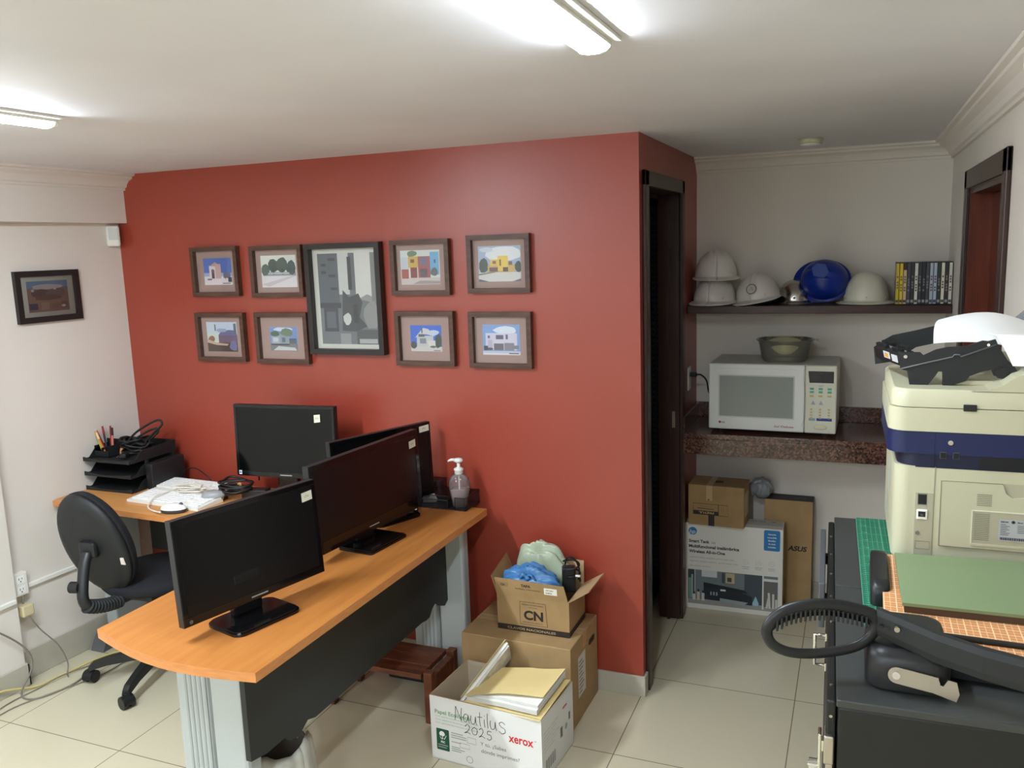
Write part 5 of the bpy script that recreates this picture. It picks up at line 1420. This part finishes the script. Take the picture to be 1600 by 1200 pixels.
# ---------------------------------------------------------------- equipment cabinet, right foreground
ZR = 1.200
t = thing('equipment_cabinet', 'black metal equipment cabinet in the right foreground, carrying the printer and trimmer', 'cabinet', (.760, -1.990, 0), 1.7)
Wc, Dc = .640, .872
MB().b2(.012, Wc, 0, Dc, .06, ZR - .012, RACK, .004).build('body', t)
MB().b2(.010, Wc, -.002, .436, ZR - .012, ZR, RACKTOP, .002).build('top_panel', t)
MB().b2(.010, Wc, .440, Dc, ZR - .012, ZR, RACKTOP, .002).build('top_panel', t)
dr = MB().b2(-.003, .010, .004, Dc - .02, .08, ZR - .006, RACK, .003)
door = dr.build('door', t)
m = MB()
for k in range(7): m.cyl((.003, .05 + k * .115, ZR - .006), (.003, .05 + k * .115, ZR - .004), .0024, STEEL, 10)
for k in range(6): m.cyl((.003, .004, ZR - .03 - k * .16), (.003, .002, ZR - .03 - k * .16), .0024, STEEL, 10)
m.build('screw', door)
m = MB()
for z in (1.142, 1.176):
    pass
m.tube([(-.003, .365, 1.128), (-.024, .365, 1.128), (-.024, .365, 1.068), (-.003, .365, 1.068)], .0034, CHROME, 10)
m.b2(-.006, -.002, .355, .375, 1.120, 1.136, CHROME, .001).b2(-.006, -.002, .355, .375, 1.06, 1.076, CHROME, .001)
m.build('handle', door)
m = MB()
m.b2(-.006, .008, -.004, .030, 1.095, 1.140, STEEL, .002)
m.b2(-.014, -.009, .000, .022, 1.02, 1.140, CHROME, .002)
m.b2(-.010, -.003, .004, .018, 1.11, 1.128, CHROME, .001).b2(-.010, -.003, .004, .018, 1.03, 1.044, CHROME, .001)
m.cyl((-.026, .011, 1.082), (-.012, .011, 1.082), .010, CHROME, 18).cyl((-.028, .011, 1.082), (-.025, .011, 1.082), .006, STEEL, 14)
m.b2(-.003, .007, -.0035, .003, 1.02, 1.095, STEEL, .001)
m.build('latch', door)
MB().b2(-.020, -.008, .48, .82, 1.09, 1.185, K(80, 81, 84, .4), .002).b2(-.010, -.003, .52, .54, 1.12, 1.14, PLASTBLK).b2(-.010, -.003, .76, .78, 1.12, 1.14, PLASTBLK).build('side_plate', door)
m = MB()
for x in (.06, Wc - .06):
    for y in (.06, Dc - .06): m.cyl((x, y, 0), (x, y, .062), .022, RUBBER, 16)
m.build('foot', t)

# cutting mat
t = thing('cutting_mat', 'green gridded cutting mat lying on the equipment cabinet under the printer', 'cutting mat', (.813, -1.835, ZR + .0005), 1.7)
MB().prism(rrect(0, 0, .46, .715, .006), 0, .003, GREENMAT, 'xy').build('mat', t)
m = MB()
for k in range(70): m.rect(.006, .008 + k * .010, .010 if k % 5 else .014, .009 + k * .010, K(150, 214, 186), None, .0033)
for k in range(14): m.text(str(k * 5), .016, .006 + k * .05, .006, K(150, 214, 186), None, .0034, 0)
m.build('ruler_marks', t)

# multifunction printer, seen from behind
t = thing('laser_printer', 'cream and navy multifunction printer seen from behind, on the equipment cabinet', 'printer', (.860, -1.400, ZR + .004), 0.8)
PW, PD = .405, .350
def rbox(m, x0, x1, y0, y1, z0, z1, r, mat, ch=0.0):
    a = rrect(x0, y0, x1, y1, r, 6)
    if ch:
        b = rrect(x0 + ch, y0 + ch, x1 - ch, y1 - ch, r, 6)
        n = len(a)
        vs = [(p[0], p[1], z0) for p in a] + [(p[0], p[1], z1 - ch) for p in a] + [(p[0], p[1], z1) for p in b]
        m.add(vs, [(j * n + i, j * n + (i + 1) % n, (j + 1) * n + (i + 1) % n, (j + 1) * n + i) for j in range(2) for i in range(n)], mat, True)
        m.add(vs, [tuple(reversed(range(n))), tuple(range(2 * n, 3 * n))], mat)
    else: m.prism(a, z0, z1, mat, 'xy', smooth=True)
    return m
m = MB()
rbox(m, 0, PW, 0, PD, .012, .206, .028, CREAM)
m.b2(.03, PW - .03, .03, PD - .03, 0, .014, PLASTBLK2)
body = m.build('body', t)
F = frame((0, 0, 0), (1, 0, 0), (0, 0, 1)); FL_ = frame((0, PD, 0), (0, -1, 0), (0, 0, 1))
m = MB()
for j in range(12): m.rect(.10 + .05 - .0045 * 0, .105 + j * .0065, .225, .108 + j * .0065, K(214, 216, 208), FL_, .0006)
for j in range(10): m.rect(.10, .03 + j * .0065, .17, .033 + j * .0065, K(214, 216, 208), FL_, .0006)
m.build('side_vent', body)
m = MB()
LN = K(150, 146, 128)
m.b2(.0735, .0750, -.0008, .002, .012, .206, LN)
m.build('panel_seam', body)
MB().b2(.040, .074, -.0012, .001, .014, .152, CREAM2, .0008).build('port_panel', body)
m = MB()
m.b2(.046, .061, -.0020, 0, .128, .148, K(28, 28, 28)).b2(.045, .062, -.0016, 0, .126, .150, K(120, 118, 108))
m.build('network_port', body)
m = MB().b2(.044, .064, -.0035, 0, .096, .117, K(240, 238, 226), .002)
m.b2(.047, .060, -.0042, 0, .102, .113, K(30, 30, 30)).b2(.051, .056, -.0046, 0, .104, .108, K(90, 90, 90))
m.build('usb_port', body)
MB().cyl((.047, 0, .067), (.047, -.0022, .067), .0042, K(120, 118, 110), 16).build('screw', body)
m = MB().stroke([(.044, .034), (.070, .034), (.070, .050), (.044, .050), (.044, .034)], .0010, K(110, 106, 94), F, .0016).build('blank_cover', body)
# rear cover
m = MB()
cov = [(.086, .045), (.36, .045), (.36, .180), (.245, .180), (.245, .170), (.232, .155), (.212, .152), (.200, .160), (.193, .180), (.086, .180)]
m.prism(cov, -.0040, .001, CREAM, 'xz')
cv = m.build('rear_cover', body)
m = MB().prism([(.193, .180), (.200, .160), (.212, .152), (.30, .152), (.30, .180)], -.0010, .0008, CREAM2, 'xz').build('finger_recess', cv)
m = MB()
Fc = frame((0, -.0040, 0), (1, 0, 0), (0, 0, 1))
m.stroke([(.086, .045), (.086, .180), (.193, .180)], .0016, K(120, 116, 100), Fc, .0006); m.stroke([(.086, .045), (.36, .045)], .0016, K(120, 116, 100), Fc, .0006)
m.build('gap_line', cv)
m = MB()
m.b2(.142, .360, -.0046, -.0038, .056, .122, CREAM2)
m.b2(.142, .144, -.0054, -.004, .054, .124, K(216, 211, 188)); m.b2(.142, .36, -.0054, -.004, .122, .124, K(216, 211, 188)); m.b2(.142, .36, -.0062, -.004, .052, .056, CREAM)
m.build('label_recess', cv)
m = MB()
for j in range(7): m.rect(.150, .134 + j * .0036, .176, .1353 + j * .0036, K(120, 116, 98), Fc, .0005)
Fr = frame((0, -.0046, 0), (1, 0, 0), (0, 0, 1))
for j in range(15): m.rect(.147, .064 + j * .0037, .174, .0653 + j * .0037, K(120, 116, 98), Fr, .0005)
m.build('vent_slots', cv)
m = MB().rect(.190, .066, .262, .110, K(176, 176, 176, .35), Fr, .0006)
m.text('xerox', .1925, .1035, .0055, K(40, 40, 44), Fr, .001, 2); m.disc(.2145, .1052, .0032, K(40, 40, 44), Fr, .001)
m.text('Made in China', .222, .1035, .0042, K(70, 70, 74), Fr, .001, 1)
for j in range(7): m.rect(.193, .078 + j * .0035, .193 + (.014, .016, .010, .015, .012, .016, .009)[j], .0795 + j * .0035, K(110, 110, 112), Fr, .001)
for j in range(5): m.rect(.222, .084 + j * .0035, .240 - .003 * (j % 3), .0855 + j * .0035, K(120, 120, 122), Fr, .001)
xx = .193
for j in range(24):
    wv = (.0008, .0014, .0006, .0018)[(j * 3) % 4]; m.rect(xx, .068, xx + wv, .0735, K(40, 40, 44), Fr, .001); xx += wv + .0008
m.build('rating_label', cv)
# navy band (scanner unit) with sockets
m = MB()
rbox(m, -.014, PW + .014, -.002, PD + .004, .232, .278, .034, NAVY)
rbox(m, .006, PW - .006, -.0005, PD - .004, .204, .234, .036, NAVYD)
sc = m.build('scanner_unit', t)
F = frame((0, -.002, 0), (1, 0, 0), (0, 0, 1))
MB().b2(.0705, .0712, -.0026, 0, .206, .276, K(20, 26, 60)).build('seam', sc)
MB().cyl((.099, -.002, .257), (.099, -.0042, .257), .0048, CHROME, 18).build('screw', sc)
for x in (.087, .110):
    MB().b2(x - .0060, x + .0060, -.0028, 0, .224, .238, K(60, 62, 70), .0006).b2(x - .0046, x + .0046, -.0032, 0, .2255, .236, K(12, 12, 14)).build('phone_socket', sc)
MB().b2(.150, .30, -.0026, 0, .208, .232, K(12, 13, 20)).build('slot', sc)
# scanner bed and lid
m = MB(); rbox(m, -.014, PW + .014, -.004, PD + .004, .278, .325, .034, CREAM); bed = m.build('scanner_bed', t)
m = MB()
for j in range(8): m.rect(.20, .288 + j * .004, .27, .2905 + j * .004, K(206, 206, 196), frame((-.014, PD, 0), (0, -1, 0), (0, 0, 1)), .0006)
m.build('side_vent', bed)
m = MB(); rbox(m, -.010, PW + .010, -.002, PD + .002, .3265, .362, .034, CREAM, .006)
prof = [(.130, .361), (.160, .364), (.185, .374), (.205, .390), (.225, .398), (PW + .01, .400), (PW + .01, .361)]
m.prism(prof, -.001, PD - .02, CREAM, 'xz')
lid = m.build('lid', t)
MB().b2(.118, .141, -.0065, 0, .3215, .3345, K(28, 28, 26), .001).build('hinge_clip', lid)
m = MB().b2(.10, .205, .06, .15, .3622, .372, CREAM, .002).build('paper_tray', lid)

# black feeder frame and white sheets on top of the printer
t = thing('paper_feeder_frame', 'black plastic paper feeder frame lying across the printer lid', 'feeder frame', (0, 0, 0))
y0 = -1.345
near = [(.862, 1.632), (.866, 1.597), (.879, 1.594), (.884, 1.566), (.918, 1.566), (.930, 1.584), (.936, 1.594), (.943, 1.594), (.945, 1.564), (.960, 1.566), (.986, 1.576), (.992, 1.586), (1.010, 1.594), (1.030, 1.600),
        (1.034, 1.588), (1.052, 1.582), (1.072, 1.584), (1.077, 1.592), (1.070, 1.606), (1.056, 1.620), (1.040, 1.646), (1.034, 1.660), (1.022, 1.656), (1.012, 1.657), (.985, 1.646), (.950, 1.643), (.930, 1.638), (.908, 1.626), (.902, 1.632)]
m = MB().prism(near, y0, y0 + .009, PLASTBLK2, 'xz')
m.tube([(.866, y0 - .001, 1.598), (.915, y0 - .001, 1.612), (.960, y0 - .001, 1.624), (.963, y0 - .001, 1.629), (.972, y0 - .001, 1.629), (.975, y0 - .001, 1.625), (1.036, y0 - .001, 1.650)], .0016, K(96, 98, 102), 6)
m.cyl((1.046, y0 + .002, 1.594), (1.046, y0 - .004, 1.594), .011, PLASTBLK, 18)
nr = m.build('near_rail', t)
MB().cyl((1.022, y0 + .001, 1.649), (1.022, y0 - .0015, 1.649), .0028, WHITEPL, 12).build('pin', nr)
MB().cyl((.8745, y0 + .001, 1.6235), (.8745, y0 - .003, 1.6235), .0036, CHROME, 14).build('screw', nr)
y1 = -1.155
far_ = [(.818, 1.618), (.822, 1.580), (.855, 1.586), (.880, 1.602), (.905, 1.620), (.945, 1.630), (.990, 1.636), (1.06, 1.632), (1.06, 1.655), (1.0, 1.672), (.944, 1.668), (.900, 1.656), (.856, 1.646), (.842, 1.637)]
MB().prism(far_, y1, y1 + .009, PLASTBLK2, 'xz').build('far_rail', t)
A = Vector((.820, y1 + .004, 1.622)); B = Vector((.866, y0 + .004, 1.628))
ax = (B - A); L = ax.length
Xb_ = frame(A, ax, (.95, .22, .22))
m = MB().b2(0, L, 0, .026, -.020, .0, PLASTBLK2, .002, Xb_)
m.b2(0, L, -.003, .001, -.026, -.002, PLASTBLK, .001, Xb_)
beam = m.build('cross_beam', t)
m = MB()
for k in range(14):
    q = .012 + k * (L - .024) / 13
    if 6 <= k <= 8: continue
    m.b2(q - .0028, q + .0028, .001, .010, -.002, .008, PLASTBLK, .001, Xb_); m.b2(q - .0028, q + .0028, .014, .024, -.002, .010, PLASTBLK, .001, Xb_)
m.b2(0, L, .0105, .0125, -.002, .004, K(120, 120, 122), 0, Xb_)
m.build('rib', beam)
MB().b2(L * .40, L * .62, -.0042, -.002, -.018, -.003, K(190, 192, 196), .0005, Xb_).build('metal_plate', beam)
MB().b2(L * .46, L * .58, -.0048, -.003, -.015, -.006, K(214, 150, 60), .0004, Xb_).build('orange_sticker', beam)
MB().b2(L * .70, L * .90, -.0042, -.002, -.020, -.005, K(196, 196, 198), .0005, Xb_).build('metal_plate', beam)
t = thing('white_sheet', 'bright white curved sheet resting on the black feeder frame', 'paper', (0, 0, 0))
def sh(u, v):
    x = .936 + .31 * u; y = -1.160 - .165 * v
    z = 1.682 + .010 * math.sin(PI * min(1, u * 1.6)) - .075 * max(0, u - .35) ** 1.5 - .038 * v ** 1.5 + .006 * math.sin(5 * u + 2 * v)
    return (x - .010 * v + .012 * (1 - v) ** 3 * (1 - u) ** 4, y, z)
MB().sheet(sh, 24, 14, K(250, 250, 250, .5), .0012).build('sheet', t)
t = thing('white_sheet', 'second white sheet folded over the right end of the feeder frame', 'paper', (0, 0, 0))
def sh2(u, v):
    x = 1.028 + .20 * u + .035 * v * (1 - u * .3); y = -1.30 - .055 * min(1, v * 1.6) - .004 * v
    z = 1.668 + .006 * math.sin(3 * u) - .075 * max(0, v - .25) - .02 * u
    return (x, y - .004, z)
MB().sheet(sh2, 16, 14, K(250, 250, 250, .5), .0012).build('sheet', t)
t = thing('clear_package', 'clear plastic package with grey contents at the right edge, behind the white sheets', 'package', (1.152, -1.090, 1.612), 0)
MB().prism([(-.055, .03), (-.045, .066), (-.022, .088), (.05, .09), (.06, .06), (.06, .0), (-.04, .0)], -.03, .03, CLEARPK, 'xz').build('shell', t)
MB().b2(-.04, .05, -.022, .022, .002, .05, K(60, 64, 92), .008).build('contents', t)
MB().b2(-.046, .06, -.034, .034, -.008, .004, K(50, 52, 76), .003).build('base', t)

# guillotine trimmer
t = thing('paper_trimmer', 'black guillotine paper trimmer with orange gridded board and looped handle, in the right foreground', 'paper trimmer', (0, 0, 0))
MB().prism([(.836, -1.860), (.842, -1.435), (1.30, -1.425), (1.30, -1.875)], 1.222, 1.232, TRIMBOARD, 'xy', side=K(120, 72, 44)).build('board', t)
MB().prism([(.850, -1.880), (.850, -1.45), (1.30, -1.45), (1.30, -1.90)], 1.207, 1.2215, PLASTBLK, 'xy').build('base_frame', t)
def footblock(poly, z0, z1, k, name):
    cx = sum(p[0] for p in poly) / len(poly); cy = sum(p[1] for p in poly) / len(poly)
    m = MB(); rings = [(1.0, z0), (1.0, z0 + (z1 - z0) * .45), (.97, z0 + (z1 - z0) * .75), (.90, z0 + (z1 - z0) * .93), (k, z1)]
    n = len(poly); vs = [(cx + (p[0] - cx) * s, cy + (p[1] - cy) * s, z) for s, z in rings for p in poly]
    m.add(vs, [(j * n + i, j * n + (i + 1) % n, (j + 1) * n + (i + 1) % n, (j + 1) * n + i) for j in range(len(rings) - 1) for i in range(n)], PLASTBLK, True)
    m.add(vs, [tuple(reversed(range(n))), tuple((len(rings) - 1) * n + i for i in range(n))], PLASTBLK)
    return m.build(name, t)
ft = footblock(rrect(.808, -1.945, .925, -1.775, .03), ZR + .004, 1.262, .78, 'corner_foot')
footblock(rrect(.819, -1.64, .852, -1.438, .012), ZR + .004, 1.246, .72, 'corner_foot')
m = MB()
m.prism(rrect(-.012, -.012, .058, .012, .0118), 0, .003, STEEL, 'xy', frame((.851, -1.948, 1.231), (1, 0, -.14), (0, .12, 1)))
m.prism([(.045, -.011), (.082, -.016), (.084, -.004), (.078, .012), (.066, .012), (.062, .002), (.056, .002), (.054, .012), (.045, .012)], .001, .0035, STEEL, 'xy', frame((.851, -1.948, 1.231), (1, 0, -.14), (0, .12, 1)))
m.cyl((.850, -1.949, 1.231), (.850, -1.954, 1.232), .0055, CHROME, 16)
o = m.build('safety_latch', t); o['label'] = 'steel safety latch'
m = MB().tube([(.832, -1.790, 1.238), (.92, -1.803, 1.237), (1.04, -1.806, 1.2365), (1.29, -1.815, 1.2365)], .0045, PLASTBLK2, 10).build('paper_clamp_bar', t)
m = MB()
xs = [(.822, -1.902, 1.292, .020), (.850, -1.914, 1.287, .021), (.900, -1.934, 1.277, .022), (.960, -1.952, 1.270, .022), (1.03, -1.966, 1.264, .023), (1.28, -1.985, 1.250, .024)]
vs = []
for x, y, z, hh in xs:
    for a, b in ((-.008, -hh), (.008, -hh), (.010, -hh * .5), (.010, hh * .6), (.006, hh), (-.006, hh), (-.010, hh * .6), (-.010, -hh * .5)): vs.append((x, y + a, z + b))
n = 8
m.add(vs, [(j * n + i, j * n + (i + 1) % n, (j + 1) * n + (i + 1) % n, (j + 1) * n + i) for j in range(len(xs) - 1) for i in range(n)] + [tuple(reversed(range(n))), tuple((len(xs) - 1) * n + i for i in range(n))], PLASTBLK2)
arm = m.build('blade_arm', t)
MB().b2(.845, .92, -1.893, -1.889, 1.252, 1.268, CHROME).build('blade', arm)
m = MB()
for x, z in ((.829, 1.290), (.838, 1.289)): m.cyl((x, -1.916, z), (x, -1.921, z), .0028, PLASTBLK, 12)
m.cyl((.850, -1.925, 1.293), (.850, -1.931, 1.293), .004, STEEL, 14)
m.build('screw', arm)
# looped handle in the plane of the arm
lp = [(.668, 1.277), (.674, 1.293), (.692, 1.309), (.722, 1.318), (.757, 1.319), (.790, 1.312), (.815, 1.302), (.822, 1.287), (.815, 1.268), (.797, 1.253), (.770, 1.245), (.735, 1.241), (.700, 1.244), (.676, 1.257)]
hy = lambda x: -1.962 + (x - .668) * .36
P3_ = smooth_path([Vector((x, hy(x), z)) for x, z in lp], 5, True)
rr = []
for p in P3_:
    up_ = max(0, min(1, (p.z - 1.268) / .035)); rr.append(.0055 + .0015 * up_)
hd = MB().tube(P3_, rr, PLASTBLK, 12, closed=True, flat=1.5, up=(-.34, .94, 0)).build('handle', arm)
m = MB()
top_ = [p for p in P3_ if p.z > 1.284 and .676 < p.x < .815]
top_.sort(key=lambda p: p.x)
for k in range(20):
    x = .683 + k * .0066
    p = min(top_, key=lambda q: abs(q.x - x))
    m.box((x, hy(x) - .001, p.z - .0125), (.0032, .016, .018), PLASTBLK2, .0006)
m.build('grip_rib', hd)
tp = sorted([p for p in P3_ if p.z > 1.284 and .676 < p.x < .815], key=lambda p: p.x)
m = MB().add([(p.x, p.y + d, p.z - e) for d in (.004, .007) for e in (0, .019) for p in tp], [(k * n + i, k * n + i + 1, l * n + i + 1, l * n + i) for n in [len(tp)] for k, l in ((0, 1), (1, 3), (3, 2), (2, 0)) for i in range(n - 1)], PLASTBLK)
m.build('grip_web', hd)

# green topped case lying on the trimmer board
t = thing('flat_case', 'flat green topped case with brown sides lying on the orange trimmer board', 'case', (0, 0, 1.2325))
poly = [(.867, -1.722), (.863, -1.475), (1.20, -1.452), (1.20, -1.712)]
MB().prism([(p[0] + (.004 if p[0] < 1 else 0), p[1] + .003) for p in poly], 0, .0125, BINDERBROWN, 'xy').build('body', t)
m = MB().prism(poly, .0125, .018, BINDERGREEN, 'xy').build('cover', t)
import OpenImageIO as oiio, numpy as np, sys
im=oiio.ImageBuf('/workdir/render_main.png').get_pixels(oiio.FLOAT)
s=im.shape[1]/1600
for n,x,y in [('redmid',600,620),('redtop',600,280),('redlow',900,900),('redR',940,450),('ceil',500,150),('ceilR',1100,150),('leftwall',100,600),('leftwall up',100,390),('cornL',100,270),('alcove',1200,330),('alcove low',1350,580),('floor',1100,1130),('floorL',200,1160),('desk',220,990),('deskfar',700,800),('ldesk',180,785),('printer',1500,650),('lid',1550,620),('box',830,960),('bigbox',800,1005),('xbox',760,1160),('hp',1150,840),('rack',1450,1150),('racktop',1330,870),('green',1500,920),('rightwall',1592,350),('mw',1120,640),('navy',1480,690)]:
    X,Y=int(x*s),int(y*s); p=im[Y-2:Y+3,X-2:X+3,:3].mean((0,1)); print('%-10s'%n,(p*255).astype(int))
